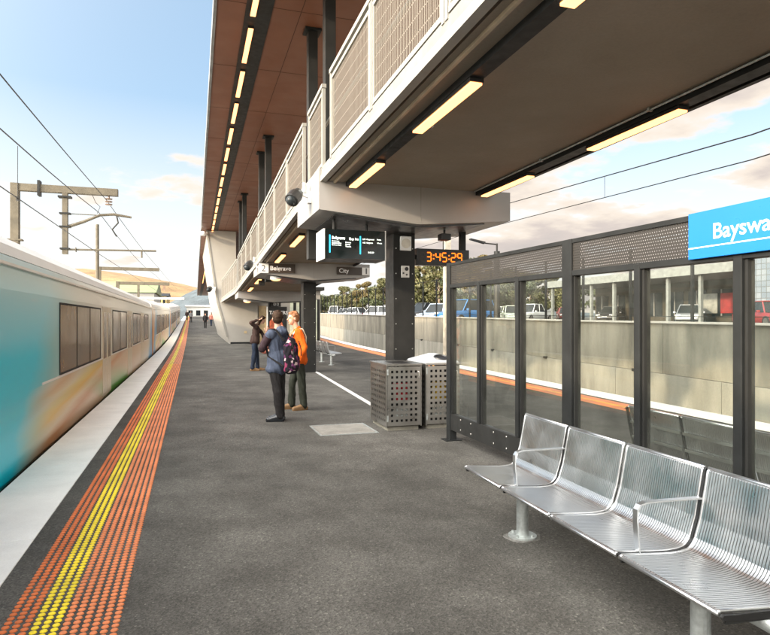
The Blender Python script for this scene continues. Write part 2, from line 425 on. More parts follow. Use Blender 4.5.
ORD = ['first', 'second', 'third', 'fourth', 'fifth', 'sixth', 'seventh', 'eighth', 'ninth', 'tenth', 'eleventh', 'twelfth', 'thirteenth', 'fourteenth', 'fifteenth', 'sixteenth', 'seventeenth', 'eighteenth']
def strip_light(L, w=.09, hz=.05):
    t = thing('strip_light', 'warm strip light', 'light', (0, 0, 0), 0, 'strip lights along the canopy')
    b = MB(); b.box(-w / 2 - .01, w / 2 + .01, -L / 2 - .01, L / 2 + .01, -hz + .012, 0); b.build('housing', M_rub, t)
    b = MB(); b.box(-w / 2, w / 2, -L / 2, L / 2, -hz - .012, -hz + .010); b.build('diffuser', M_lamp, t)
    return t
proto = strip_light(1.70, .10); used = False
ys = []; y = 12.65 + .85 - 2.25
while y < 100: ys.append(y); y += 2.25
for i, y in enumerate(ys):
    o = copy_tree(proto) if used else proto; used = True
    o.location = (xl(y), y, ZC - .025)
    n = i
    if n < len(ORD) and y < 41: o['label'] = 'warm strip light in the canopy channel, %s from the top edge of the photo' % ORD[n]
    else: o['label'] = 'small warm strip light in the far canopy row beyond the slanted pale wall'
# canopy posts
tp = None
for i, (y, lab) in enumerate([(10.85, 'dark steel canopy post beside the nearest balustrade panel end'), (12.5, 'dark steel canopy post just beyond the nearest pier crosshead'),
                              (20.1, 'dark steel canopy post, nearer of the far pair above the balustrade'), (22.1, 'slim dark steel canopy post, farther of the far pair above the balustrade'),
                              (29.5, 'dark steel canopy post above the third crosshead, nearer one'), (31.5, 'dark steel canopy post above the third crosshead, farther one')]):
    if tp is None:
        tp = thing('canopy_post', lab, 'post', (2.4, y, 2.9), 0, 'dark posts carrying the canopy')
        b = MB(); b.box(-.10, .10, -.11, .11, 0, ZC - 2.9 - .05); o = b.build('shaft', M_char, tp, bevel=.008); 
        b = MB(); b.box(-.17, .17, -.17, .17, ZC - 2.9 - .05, ZC - 2.9 - .002); o2 = b.build('head_plate', M_black, tp)
        for q in (o, o2): q.matrix_parent_inverse = Matrix()
    else:
        o = copy_tree(tp); o.location = (2.4, y, 2.9); o['label'] = lab

# ------------------------------------------------------------------ elevated walkway (ramp) and piers
def zr(Y): return interp(Y, [(-8, 3.80), (4, 3.76), (9, 3.74), (28, 2.86), (60, 2.84)])
XL, XRR = 1.9, 4.78
t = thing('walkway_ramp', 'raised walkway with brown soffit and cream mesh balustrade descending along the platform', 'walkway', (3.3, 9, 3.74))
YR = [-8, -2, 4, 9, 14, 19, 23.5, 28, 35, 41.9]
b = MB()
def ramp_slab(b, x0, x1, za, zb, ys=YR):
    for y0, y1 in zip(ys, ys[1:]):
        b.add([(x, y, zr(y) + z) for y in (y0, y1) for x in (x0, x1) for z in (za, zb)], [(0, 1, 3, 2), (4, 6, 7, 5), (0, 4, 5, 1), (2, 3, 7, 6), (1, 5, 7, 3), (0, 2, 6, 4)])
ramp_slab(b, XL + .10, XRR - .06, .02, .28); b.build('deck', M_soffit, t)
b = MB(); ramp_slab(b, XL - .035, XL + .055, .0, .085); b.build('fascia', M_cream, t)
b = MB(); ramp_slab(b, XL - .015, XL + .05, .087, .215); b.build('kick_plate', mat('grey_kick_plate', (.20, .195, .175), .6, 0, .15, 4), t)
b = MB(); ramp_slab(b, XL + .057, XL + .10, .06, .22); b.build('edge_channel', M_char, t)
b = MB(); ramp_slab(b, XL + .17, XL + .20, -.012, .02); b.build('soffit_trim', mat('tan_trim', (.42, .34, .24), .5), t)
b = MB(); ramp_slab(b, XRR - .058, XRR, -.03, .30); b.build('edge_beam', M_black, t)
# light troughs under the deck
b = MB(); ramp_slab(b, XL + .36, XL + .50, -.05, .019, [-8, -2, 4, 9.04]); b.build('light_trough', M_black, t)
b = MB(); ramp_slab(b, XRR - .32, XRR - .16, -.05, .019, [-8, -2, 4, 9.04]); b.build('light_trough', M_black, t)
b = MB(); b.tube([(XRR - .36, y, zr(y) - .0) for y in (-8, 0, 4, 9.0)], .012, 6)
for y in (-1, 1, 3, 5, 7): b.box(XRR - .385, XRR - .335, y, y + .03, zr(y) - .016, zr(y) + .02)
b.build('conduit', M_galv, t)
# balustrade bays: (y start, y end)
bays = []
y = 8.45
while y > -7: bays.append((y - 2.05, y)); y -= 2.05
bays += [(8.95, 10.15), (10.6, 12.6), (12.62, 14.6), (14.62, 16.6), (16.62, 18.2), (18.6, 20.6), (20.62, 22.6), (22.62, 24.6), (24.62, 26.6), (27.2, 29.2), (29.22, 31.2), (31.22, 33.2), (33.22, 35.2), (35.22, 37.2), (37.22, 39.2), (39.22, 41.2)]
for xside in (XL, XRR - .03):
    for (y0, y1) in bays:
        f = MB(); x = xside; h0 = .19
        zt = 1.42
        for yy in (y0 + .035, y1 - .035):
            f.bar((x, yy, zr(yy) + h0), (x, yy, zr(yy) + zt - .03), .05, .052, (0, 1, 0))
        f.bar((x, y0, zr(y0) + zt), (x, y1, zr(y1) + zt), .07, .06)
        f.bar((x, y0 + .07, zr(y0 + .07) + h0 + .065), (x, y1 - .07, zr(y1 - .07) + h0 + .065), .04, .05)
        f.bar((x, y0 + .07, zr(y0) + zt - .10), (x, y1 - .07, zr(y1) + zt - .10), .04, .05)
        for yy in (y0 + .09, y1 - .09):
            f.bar((x, yy, zr(yy) + h0 + .09), (x, yy, zr(yy) + zt - .125), .036, .035, (0, 1, 0))
        fo = f.build('balustrade_panel', M_cream, t)
        m_ = MB(); ya, yb = y0 + .108, y1 - .108
        m_.add([(x, ya, zr(ya) + h0 + .09), (x, yb, zr(yb) + h0 + .09), (x, yb, zr(yb) + zt - .125), (x, ya, zr(ya) + zt - .125)], [(0, 1, 2, 3)])
        m_.build('mesh', M_mesh, fo)
    h = MB(); h.tube([(xside + .10 * (1 if xside < 3 else -1), yy, zr(yy) + .95) for yy in YR], .022, 8); h.build('handrail', M_steel, t)

def pier(yf, zs, xl_, xr_, zbl, zbm, zbr, dep, label, zt_l, first=None):
    """column with a chamfered pale crosshead, front face at yf"""
    t = thing('pier', label, 'pier', (3.55, yf + 1.1, 0), 0, 'piers carrying the walkway')
    xm = 3.46
    def ztop(x): return zs + (0.0)
    b = MB()
    # front face outline (x,z): bottom is a shallow V over the column
    top = zs - .012
    poly = [(xl_, zbl), (xm - .04, zbm), (xm + .04, zbm), (xr_, zbr), (xr_, top), (xl_ + .13, top), (xl_ + .13, zt_l), (xl_, zt_l)]
    if xl_ > 1.89: poly = poly
    n = len(poly)
    fr = [(x, yf, z) for x, z in poly]; bk = [(x, yf + dep, z) for x, z in poly]
    # soffit is carried up towards the back so the underside reads as a recessed tray
    b.add(fr + bk, [tuple(range(n - 1, -1, -1))[::-1], tuple(range(n, 2 * n))[::-1]] + [((i + 1) % n, i, n + i, n + (i + 1) % n) for i in range(n)])
    b.build('crosshead', M_pale, t)
    b = MB(); b.box(xm + .035, xm + .047, yf - .003, yf + .01, zbm + .01, top - .01); b.build('seam', mat('panel_seam', (.25, .24, .22), .7), t)
    # dark service tray under the crosshead
    b = MB(); b.prism([(xl_ + .28, zbl - .045), (xm - .3, zbm - .02), (xm + .3, zbm - .02), (xr_ - .4, zbr - .05), (xr_ - .4, zbr + .02), (xm, zbm + .012), (xl_ + .28, zbl + .02)], 'y', yf + .16, yf + dep - .16); b.build('service_tray', mat('grey_tray', (.10, .10, .105), .35, .6), t)
    b = MB(); b.box(3.35, 3.755, yf + .94, yf + 1.40, -.02, zbm + .05); c = b.build('column', M_char, t, bevel=.012)
    b = MB()
    for xx in (3.40, 3.705):
        z = .25
        while z < zbm - .1:
            b.ball((xx, yf + .937, z), .011, .006, .011, n=8, m=5); z += .44
    b.build('rivets', M_steel, c)
    return t
pier(9.06, 3.79, 1.845, 5.11, 3.32, 3.17, 3.30, 1.95, 'nearest pier, black riveted column behind the bins under a wide pale crosshead', 3.94)
pier(17.96, zr(17.96) + .05, 1.905, 5.25, 3.02, 2.85, 2.98, 1.9, 'second pier, black riveted column behind the standing men with numbered platform signs', 3.62)
pier(26.86, zr(26.86) + .06, 1.92, 5.3, 2.62, 2.46, 2.55, 1.9, 'third pier, farthest pale crosshead in front of the station building', 3.28)

def lamp_under(y, x, lab, L=1.42):
    t = thing('strip_light', lab, 'light', (x, y, zr(y) - .05), 0, 'strip lights under the walkway')
    b = MB(); b.box(x - .065, x + .065, y - L / 2 - .012, y + L / 2 + .012, zr(y) - .085, zr(y) - .051); b.build('housing', M_rub, t)
    b = MB(); b.box(x - .055, x + .055, y - L / 2, y + L / 2, zr(y) - .104, zr(y) - .072); b.build('diffuser', M_lamp, t)
    b = MB(); b.ball((x + .12, y + L * .43, zr(y) - .035), .03); b.build('sensor', M_black if y > 6 else M_steel, t)
for y, a, c in ((8.18, 'touching the nearest crosshead', 'touching the nearest crosshead'), (5.42, 'second from the nearest crosshead', 'second from the nearest crosshead'), (2.68, 'at the very edge', 'third from the nearest crosshead')):
    lamp_under(y, XL + .43, 'warm strip light under the walkway on the balustrade side, %s' % a)
    lamp_under(y, XRR - .24, 'warm strip light under the walkway on the open side, %s' % c)
def small_lamp(x, y, L, lab):
    t = thing('strip_light', lab, 'light', (x, y, zr(y)), 0, 'strip lights under the walkway')
    sl = (zr(y + L / 2) - zr(y - L / 2))
    b = MB(); b.bar((x, y - L / 2, zr(y) - sl / 2 - .0), (x, y + L / 2, zr(y) + sl / 2 - .0), .14, .07); b.build('housing', M_rub, t)
    b = MB(); b.bar((x, y - L / 2 + .02, zr(y) - sl / 2 - .045), (x, y + L / 2 - .02, zr(y) + sl / 2 - .045), .11, .03); b.build('diffuser', M_lamp, t)
small_lamp(2.33, 14.0, 1.4, 'short warm strip light under the ramp between first and second crosshead, nearer one')
small_lamp(2.33, 16.8, 1.4, 'short warm strip light under the ramp between first and second crosshead, farther one')
small_lamp(2.33, 22.6, 1.4, 'small warm strip light under the ramp before the third crosshead, nearer one')
small_lamp(2.33, 25.6, 1.4, 'small warm strip light under the ramp before the third crosshead, farther one')

# ------------------------------------------------------------------ text
def text(name, body, size, M, mt, parent, bold=0.0, align='LEFT', depth=.001):
    cu = bpy.data.curves.new(name, 'FONT'); cu.body = body; cu.size = size; cu.extrude = depth; cu.offset = bold; cu.align_x = align
    o = bpy.data.objects.new(name, cu); COL.objects.link(o)
    dg = bpy.context.evaluated_depsgraph_get(); me = bpy.data.meshes.new_from_object(o.evaluated_get(dg))
    bpy.data.objects.remove(o); bpy.data.curves.remove(cu)
    me.transform(M); me.materials.clear(); me.materials.append(mt)
    return link(name, me, parent)
def M_front(x, y, z): return Matrix.Translation((x, y, z)) @ Matrix(((1, 0, 0, 0), (0, 0, -1, 0), (0, 1, 0, 0), (0, 0, 0, 1)))
def M_left(x, y, z): return Matrix.Translation((x, y, z)) @ Matrix(((0, 0, -1, 0), (-1, 0, 0, 0), (0, 1, 0, 0), (0, 0, 0, 1)))

# departure display
t = thing('departure_display', 'black train departure screen in a white case hanging under the nearest crosshead', 'display', (2.45, 9.6, 2.62))
b = MB(); b.box(1.985, 2.965, 9.30, 9.86, 2.60, 3.06); b.build('case', M_rub, t, bevel=.008)
for x in (1.965, 2.967):
    b = MB(); b.box(x, x + .018, 9.285, 9.87, 2.595, 3.065); b.build('side_panel', M_signw, t)
b = MB(); b.box(1.986, 2.964, 9.272, 9.298, 2.602, 3.058); sc = b.build('screen', M_screen, t)
b = MB(); b.box(2.05, 2.068, 9.268, 9.2725, 2.69, 2.97); b.box(2.545, 2.563, 9.268, 9.2725, 2.68, 2.965); b.build('blue_bar', M_scr_b, sc)
text('lettering', 'Belgrave', .062, M_front(2.09, 9.270, 2.905), M_scr_w, sc, .0012)
text('lettering', 'Exp 1m', .05, M_front(2.372, 9.270, 2.90), M_scr_w, sc, .001)
for k, s_ in enumerate(('Heathmont', 'Ringwood East', 'Ferntree Gully')): text('lettering', s_, .026, M_front(2.09, 9.270, 2.865 - k * .03), M_scr_w, sc)
for k, s_ in enumerate(('Boronia', 'Upwey', 'Tecoma')): text('lettering', s_, .028, M_front(2.31, 9.270, 2.85 - k * .032), M_scr_w, sc)
for k, s_ in enumerate(('3:55  Ringwood', '4:05  Belgrave')): text('lettering', s_, .03, M_front(2.59, 9.270, 2.91 - k * .055), M_scr_w, sc)
for k, s_ in enumerate(('9 min', '19 min')): text('lettering', s_, .03, M_front(2.83, 9.270, 2.91 - k * .055), M_scr_w, sc)
text('lettering', '3:45:29', .034, M_front(2.68, 9.270, 2.70), M_scr_w, sc)
for x in (2.2, 2.75):
    b = MB(); b.tube([(x, 9.6, 3.05), (x, 9.6, 3.30)], .025, 8); b.build('hanger', M_char, t)

# digital clock
t = thing('digital_clock', 'black digital clock with amber digits reading 3:45:29 beside the column', 'clock', (4.3, 10.25, 2.65))
b = MB(); b.box(3.86, 4.90, 10.20, 10.40, 2.635, 2.93); b.build('case', M_rub, t, bevel=.006)
b = MB(); b.box(4.76, 4.86, 10.26, 10.36, 2.92, 3.32); b.build('hanger', M_char, t)
b = MB(); b.box(3.757, 3.87, 10.26, 10.34, 2.74, 2.82); b.build('bracket', M_char, t)
SEG = {'a': (0, 1), 'b': (1, 1), 'c': (1, 0), 'd': (0, 0), 'e': (-1, 0), 'f': (-1, 1), 'g': (0, .5)}
DIG = {'0': 'abcdef', '1': 'bc', '2': 'abged', '3': 'abgcd', '4': 'fgbc', '5': 'afgcd', '8': 'abcdefg', '9': 'abcfgd'}
def digit(b, ch, x, z, w, h, y, th=.020):
    for sname in DIG[ch]:
        if sname in 'adg':
            zz = {'a': h, 'd': 0, 'g': h / 2}[sname]; b.box(x + .008, x + w - .008, y - .004, y, z + zz - th / 2, z + zz + th / 2)
        else:
            xx = x + w if sname in 'bc' else x; z0 = z + (h / 2 if sname in 'bf' else 0)
            b.box(xx - th / 2, xx + th / 2, y - .004, y, z0 + .008, z0 + h / 2 - .008)
b = MB(); x = 4.055; w = .085; hh = .155; zb = 2.705
for ch in '3:45:29':
    if ch == ':':
        for dz in (.045, .11): b.box(x - .004, x + .018, 10.194, 10.199, zb + dz - .011, zb + dz + .011)
        x += .050
    else: digit(b, ch, x, zb, w, hh, 10.199); x += w + .042
b.build('digits', M_led, t)
b = MB(); digit(b, '8', 3.93, zb, w, hh, 10.199); b.build('unlit_digit', M_leddim, t)

# platform signs on the second crosshead
t = thing('platform_sign', 'dark sign reading Belgrave with white number 2 square on the second crosshead', 'sign', (2.4, 17.95, 3.03))
b = MB(); b.box(2.15, 2.93, 17.90, 17.945, 3.03, 3.30); b.build('name_panel', M_signd, t)
b = MB(); b.box(1.87, 2.148, 17.90, 17.945, 3.03, 3.30); b.build('number_panel', M_signw, t)
text('lettering', 'Belgrave', .18, M_front(2.19, 17.898, 3.11), M_txt, t, .003)
text('lettering', '2', .27, M_front(1.935, 17.898, 3.07), M_txtd, t)
t = thing('platform_sign', 'dark sign reading City with white number 1 square, right end of second crosshead', 'sign', (4.7, 17.95, 3.03))
b = MB(); b.box(4.2, 4.985, 17.90, 17.945, 3.03, 3.26); b.build('name_panel', M_signd, t)
b = MB(); b.box(4.987, 5.225, 17.90, 17.945, 3.03, 3.26); b.build('number_panel', M_signw, t)
text('lettering', 'City', .18, M_front(4.26, 17.898, 3.09), M_txt, t, .003)
text('lettering', '1', .24, M_front(5.06, 17.898, 3.07), M_txtd, t, .008)

# speaker and help point on the first column
t = thing('speaker', 'square pale speaker grille high on the black riveted column', 'speaker', (3.57, 9.98, 2.85))
b = MB(); b.box(3.468, 3.672, 9.955, 9.999, 2.85, 3.10); b.build('casing', M_signw, t, bevel=.01)
b = MB(); b.tube([(3.57, 9.956, 2.975), (3.57, 9.950, 2.975)], .085, 24); b.build('grille', mat('speaker_grille', (.60, .56, .48), .6), t)
t = thing('intercom', 'pale intercom panel with round black button below the column speaker', 'intercom', (3.56, 9.98, 2.38))
b = MB(); b.box(3.487, 3.637, 9.965, 9.999, 2.375, 2.59); b.build('plate', M_steel, t, bevel=.006)
b = MB(); b.tube([(3.585, 9.966, 2.53), (3.585, 9.955, 2.53)], .034, 16); b.build('button', M_rub, t)
b = MB(); b.tube([(3.585, 9.966, 2.43), (3.585, 9.958, 2.43)], .016, 12); b.box(3.51, 3.54, 9.961, 9.967, 2.44, 2.47); b.build('key_switch', M_rub, t)

# security cameras
def camera(x, y, z, lab, s=1.0, dirv=(-.5, -.6, -.62)):
    t = thing('security_camera', lab, 'camera', (x, y, z)); d = Vector(dirv).normalized()
    b = MB(); b.box(x - .05, x, y - .06 * s, y + .06 * s, z - .09 * s, z + .09 * s); b.bar((x - .03, y, z + .02), (x - .22 * s, y, z + .06), .05 * s, .04 * s); b.build('bracket', M_signw, t, bevel=.004)
    c = Vector((x - .24 * s, y - .03, z + .03)); b = MB(); b.tube([c - d * .10 * s, c + d * .02 * s, c + d * .19 * s], [.075 * s, .115 * s, .115 * s], 16); o = b.build('housing', M_rub, t, smooth=False, bevel=.01)
    b = MB(); b.ball(c + d * .18 * s, .09 * s); b.build('lens_dome', M_carglass, o, smooth=True)
    b = MB(); b.tube([(x - .10 * s, y, z + .08 * s), (x - .10 * s, y, z + .24 * s)], .035 * s, 10); b.build('antenna', M_galv, t)
camera(1.845, 9.75, 3.62, 'black security camera on the bright end of the nearest crosshead')
camera(1.905, 18.6, 3.30, 'black security camera on the end of the second crosshead')

# small round luminaires beneath crossheads 2 and 3
for (x, y, z, lab) in ((2.42, 18.35, 2.93, 'round white ceiling lamp beneath the second crosshead'), (2.35, 27.3, 2.53, 'round white ceiling lamp beneath the third crosshead')):
    t = thing('ceiling_lamp', lab, 'lamp', (x, y, z)); b = MB(); b.tube([(x, y, z + .05), (x, y, z - .06)], .17, 18); b.build('rim', M_signw, t)
    b = MB(); b.ball((x, y, z - .06), .14, .14, .05); b.build('diffuser', M_lamp, t, smooth=True)
t = thing('service_camera', 'small dark camera hanging under the right half of the nearest crosshead', 'camera', (4.2, 9.6, 3.1))
b = MB(); b.box(4.10, 4.28, 9.62, 9.80, 3.02, 3.13); b.build('housing', M_rub, t, bevel=.01); b = MB(); b.tube([(4.19, 9.71, 3.12), (4.19, 9.71, 3.26)], .02, 8); b.build('stem', M_rub, t)

# ------------------------------------------------------------------ windbreak shelter
XS = 3.37
t = thing('windbreak', 'black framed glass windbreak with perforated header band behind the steel bench', 'windbreak', (XS, 4, 0))
PY = [7.58, 6.68, 5.76, 4.85, 3.92, 3.00, 2.08, 1.16, .24, -.68, -1.6]
thick = {0: .12, 3: .15, 6: .12, 10: .12}
def zt_(Y): return 2.376 + .011 * (Y - 4.85)
for i, y in enumerate(PY):
    w = thick.get(i, .065); b = MB(); top = 2.36 if i in thick else 2.05
    b.box(XS - .045, XS + .055, y - w / 2, y + w / 2, 0 if i in thick else .372, zt_(y) if i in thick else zt_(y) - .30); b.build('post', M_black, t, bevel=.004)
    if i in thick: b = MB(); b.box(XS - .11, XS + .12, y - w / 2 - .03, y + w / 2 + .03, 0, .012); b.build('base_plate', M_black, t)
for i, (ya, yb) in enumerate(zip(PY, PY[1:])):
    wa, wb = thick.get(i, .065) / 2, thick.get(i + 1, .065) / 2; a, c = ya - wa, yb + wb
    b = MB(); b.box(XS + .006, XS + .014, c, a, .375, zt_(yb) - .335); b.build('glass_pane', M_glass, t)
    b = MB()                                         # slim frame round each pane
    for (p0, p1) in (((a - .012, .375), (a - .012, 2.02)), ((c + .012, .375), (c + .012, 2.02))): b.box(XS - .02, XS + .04, p0[0] - .011, p0[0] + .011, .372, zt_(yb) - .333)
    b.build('pane_frame', M_char, t)
b = MB()
for (k0, k1) in ((0, 3), (3, 6), (6, 10)):
    a = PY[k0] - thick[k0] / 2; c = PY[k1] + thick[k1] / 2; b.box(XS - .035, XS + .045, c, a, .15, .37)
b.build('bottom_rail', M_char, t, bevel=.004)
b = MB()
for (k0, k1) in ((0, 3), (3, 6), (6, 10)):
    a = PY[k0] - thick[k0] / 2; c = PY[k1] + thick[k1] / 2
    b.bar((XS + .005, a, zt_(a) - .315), (XS + .005, c, zt_(c) - .315), .09, .05); b.bar((XS + .005, a, zt_(a) - .02), (XS + .005, c, zt_(c) - .02), .09, .04)
b.build('header_frame', M_black, t, bevel=.003)
b = MB()
for (k0, k1) in ((0, 3), (3, 6), (6, 10)):
    a = PY[k0] - thick[k0] / 2; c = PY[k1] + thick[k1] / 2
    for x in (XS - .028,):
        b.add([(x, a, zt_(a) - .29), (x, c, zt_(c) - .29), (x, c, zt_(c) - .04), (x, a, zt_(a) - .04)], [(0, 1, 2, 3)])
b.build('perforated_header', M_perf, t)
b = MB()
for y in [7.2, 6.9, 6.3, 6.0, 5.3]:
    for z in (.20, .33): b.ball((XS - .036, y, z), .005, .012, .012, n=8, m=5)
b.build('screws', M_steel, t)

t = thing('station_sign', 'blue station name sign reading Bayswater in white on the windbreak header', 'sign', (3.3, 2.4, 2.05))
b = MB(); b.box(XS - .075, XS - .047, 1.42, 3.37, 2.045, 2.362); b.build('panel', M_blue, t, bevel=.003)
b = MB(); b.box(XS - .0765, XS - .0749, 1.42, 3.365, 2.116, 2.124); b.build('stripe', M_txt, t)
text('lettering', 'Bayswater', .145, M_left(XS - .0755, 3.165, 2.166), M_txt, t, .0012)

# ------------------------------------------------------------------ benches
def bench_profile():
    """seat and back as (depth u, height z): u grows from the front edge to the back"""
    P = [(0.0, .452), (.012, .460), (.10, .452), (.20, .444), (.30, .438), (.36, .440)]
    for k in range(1, 7):
        a = R(15 + 62 * k / 6); P.append((.36 + .11 * math.sin(a) * .95, .440 + .11 * (1 - math.cos(a)) - .003))
    P += [(.488, .60), (.508, .70), (.528, .80), (.536, .84), (.545, .853), (.556, .846)]
    return P
PITCH = .6375
def make_bench(name, label, group, nseat=4, arms=(1, 3)):
    """local frame: front edge along y at x=0, back towards +x, first end at y=0 running to -y"""
    t = thing(name, label, 'bench', (0, 0, 0), 0, group); P = bench_profile()
    for i in range(nseat):
        y1 = -i * PITCH - .013; y0 = -(i + 1) * PITCH + .013; b = MB(); n = 35
        for k in range(n):
            y = y0 + .02 + (y1 - y0 - .04) * k / (n - 1)
            b.v += []; st = []
            hw = .0064
            for (u, z), (u2, z2) in zip(P, P[1:]):
                d = Vector((u2 - u, 0, z2 - z)).normalized(); nn = Vector((-d.z, 0, d.x)) * .0035
                st.append((u, z, nn))
            st.append((P[-1][0], P[-1][1], nn)); o = len(b.v)
            for u, z, nn in st:
                for s_, w in ((1, -hw), (1, hw), (-1, hw), (-1, -hw)): b.v.append((u + nn.x * s_, y + w, z + nn.z * s_))
            for q in range(len(st) - 1):
                for e in range(4): b.f.append((o + q * 4 + e, o + q * 4 + (e + 1) % 4, o + q * 4 + 4 + (e + 1) % 4, o + q * 4 + 4 + e)); b.m.append(0)
        s_ = b.build('seat', M_bench, t)
        b = MB()
        b.tube([(.004, y0, .450), (.004, y1, .450)], .011, 8); b.tube([(.545, y0, .852), (.545, y1, .852)], .011, 8)
        for yy in (y0 + .006, y1 - .006): b.tube([(u, yy, z) for u, z in P], .0085, 6)
        b.build('seat_frame', M_bench, s_, smooth=True)
        b = MB()
        for (u, z) in ((.17, .434), (.33, .427), (.497, .585), (.520, .72)): b.bar((u + (.012 if z > .5 else 0), y0, z - .004), (u + (.012 if z > .5 else 0), y1, z - .004), .022, .006, (0, 0, 1) if z < .5 else (1, 0, 0))
        b.build('cross_strap', M_bench, s_)
    for i in range(nseat + 1):
        y = -i * PITCH; mt = M_rub if (i in arms or i == nseat) else M_bench; b = MB(); lift = .006 if i in arms else -.007; pts = [(u - (lift if z > .5 else 0), z + lift) for u, z in P]
        poly = []; off = []
        for (u, z), (u2, z2) in zip(pts, pts[1:]):
            d = Vector((u2 - u, z2 - z)).normalized(); off.append((u + d.y * .022, z - d.x * .022))
        off.append((pts[-1][0] + .018, pts[-1][1] - .01))
        for q in range(len(pts) - 1):
            a_, b_, c_, d_ = pts[q], pts[q + 1], off[q + 1], off[q]
            b.add([(p[0], y + s_, p[1]) for s_ in (-.0085, .0085) for p in (a_, b_, c_, d_)], [(0, 1, 2, 3), (7, 6, 5, 4), (0, 4, 5, 1), (2, 6, 7, 3), (1, 5, 6, 2), (3, 7, 4, 0)])
        b.build('divider', mt, t)
    for i in arms:
        y = -i * PITCH; b = MB()
        pts = [(.515, .700), (.40, .702), (.25, .704), (.16, .704), (.125, .695), (.108, .672), (.106, .62), (.112, .54), (.120, .455)]
        for p, q in zip(pts, pts[1:]): b.bar((p[0], y, p[1]), (q[0], y, q[1]), .034, .008, (0, 1, 0) if False else (-(q[1] - p[1]), 0, q[0] - p[0]))
        b.build('armrest', M_bench, t)
    b = MB(); b.tube([(.27, .02, .375), (.27, -nseat * PITCH - .02, .375)], .038, 14); b.build('support_beam', M_galv, t, smooth=True)
    for i in range(nseat + 1):
        if i in arms or i in (0, nseat):
            b = MB(); b.bar((.02, -i * PITCH, .432), (.40, -i * PITCH, .418), .012, .035); b.build('bracket', M_char, t)
    for y in (-.40, -2.13):
        b = MB(); b.tube([(.30, y, 0.012), (.30, y, .36)], .045, 18); l = b.build('leg', M_galv, t, smooth=False, bevel=0)
        b = MB(); b.tube([(.30, y, 0), (.30, y, .014)], .105, 24)
        for k in range(4): a = k * PI / 2 + .6; b.tube([(.30 + .08 * math.cos(a), y + .08 * math.sin(a), .012), (.30 + .08 * math.cos(a), y + .08 * math.sin(a), .03)], .011, 8)
        b.build('base_plate', M_galv, l)
        b = MB(); b.add([(.30 + (.138 + .014 * math.sin(2 * PI * k / 15 + .7) + .008 * math.sin(2 * PI * k / 6)) * math.cos(2 * PI * k / 30), y + (.138 + .014 * math.sin(2 * PI * k / 15 + .7) + .008 * math.sin(2 * PI * k / 6)) * math.sin(2 * PI * k / 30), .0025) for k in range(30)], [tuple(range(30))]); b.build('grout_pad', mat('pale_grout', (.14, .136, .125), .9, 0, .4, 14, fine=.3) if 'pale_grout' not in bpy.data.materials else bpy.data.materials['pale_grout'], l)
    return t
B1 = make_bench('platform_bench', 'nearest stainless steel slatted bench in front of the glass windbreak', 'steel platform benches')
B2 = copy_tree(B1); B2['label'] = 'stainless slatted bench behind the windbreak glass with its back to the camera'
B3 = copy_tree(B1); B3['label'] = 'distant pale slatted bench beyond the second black column'
B1.location = (2.085, 4.43, 0); B1.rotation_euler = (0, 0, R(-1.9))
B2.location = (4.22, 1.98, 0); B2.rotation_euler = (0, 0, R(180 - 2.0))
B3.location = (5.20, 21.4, 0); B3.rotation_euler = (0, 0, R(180))

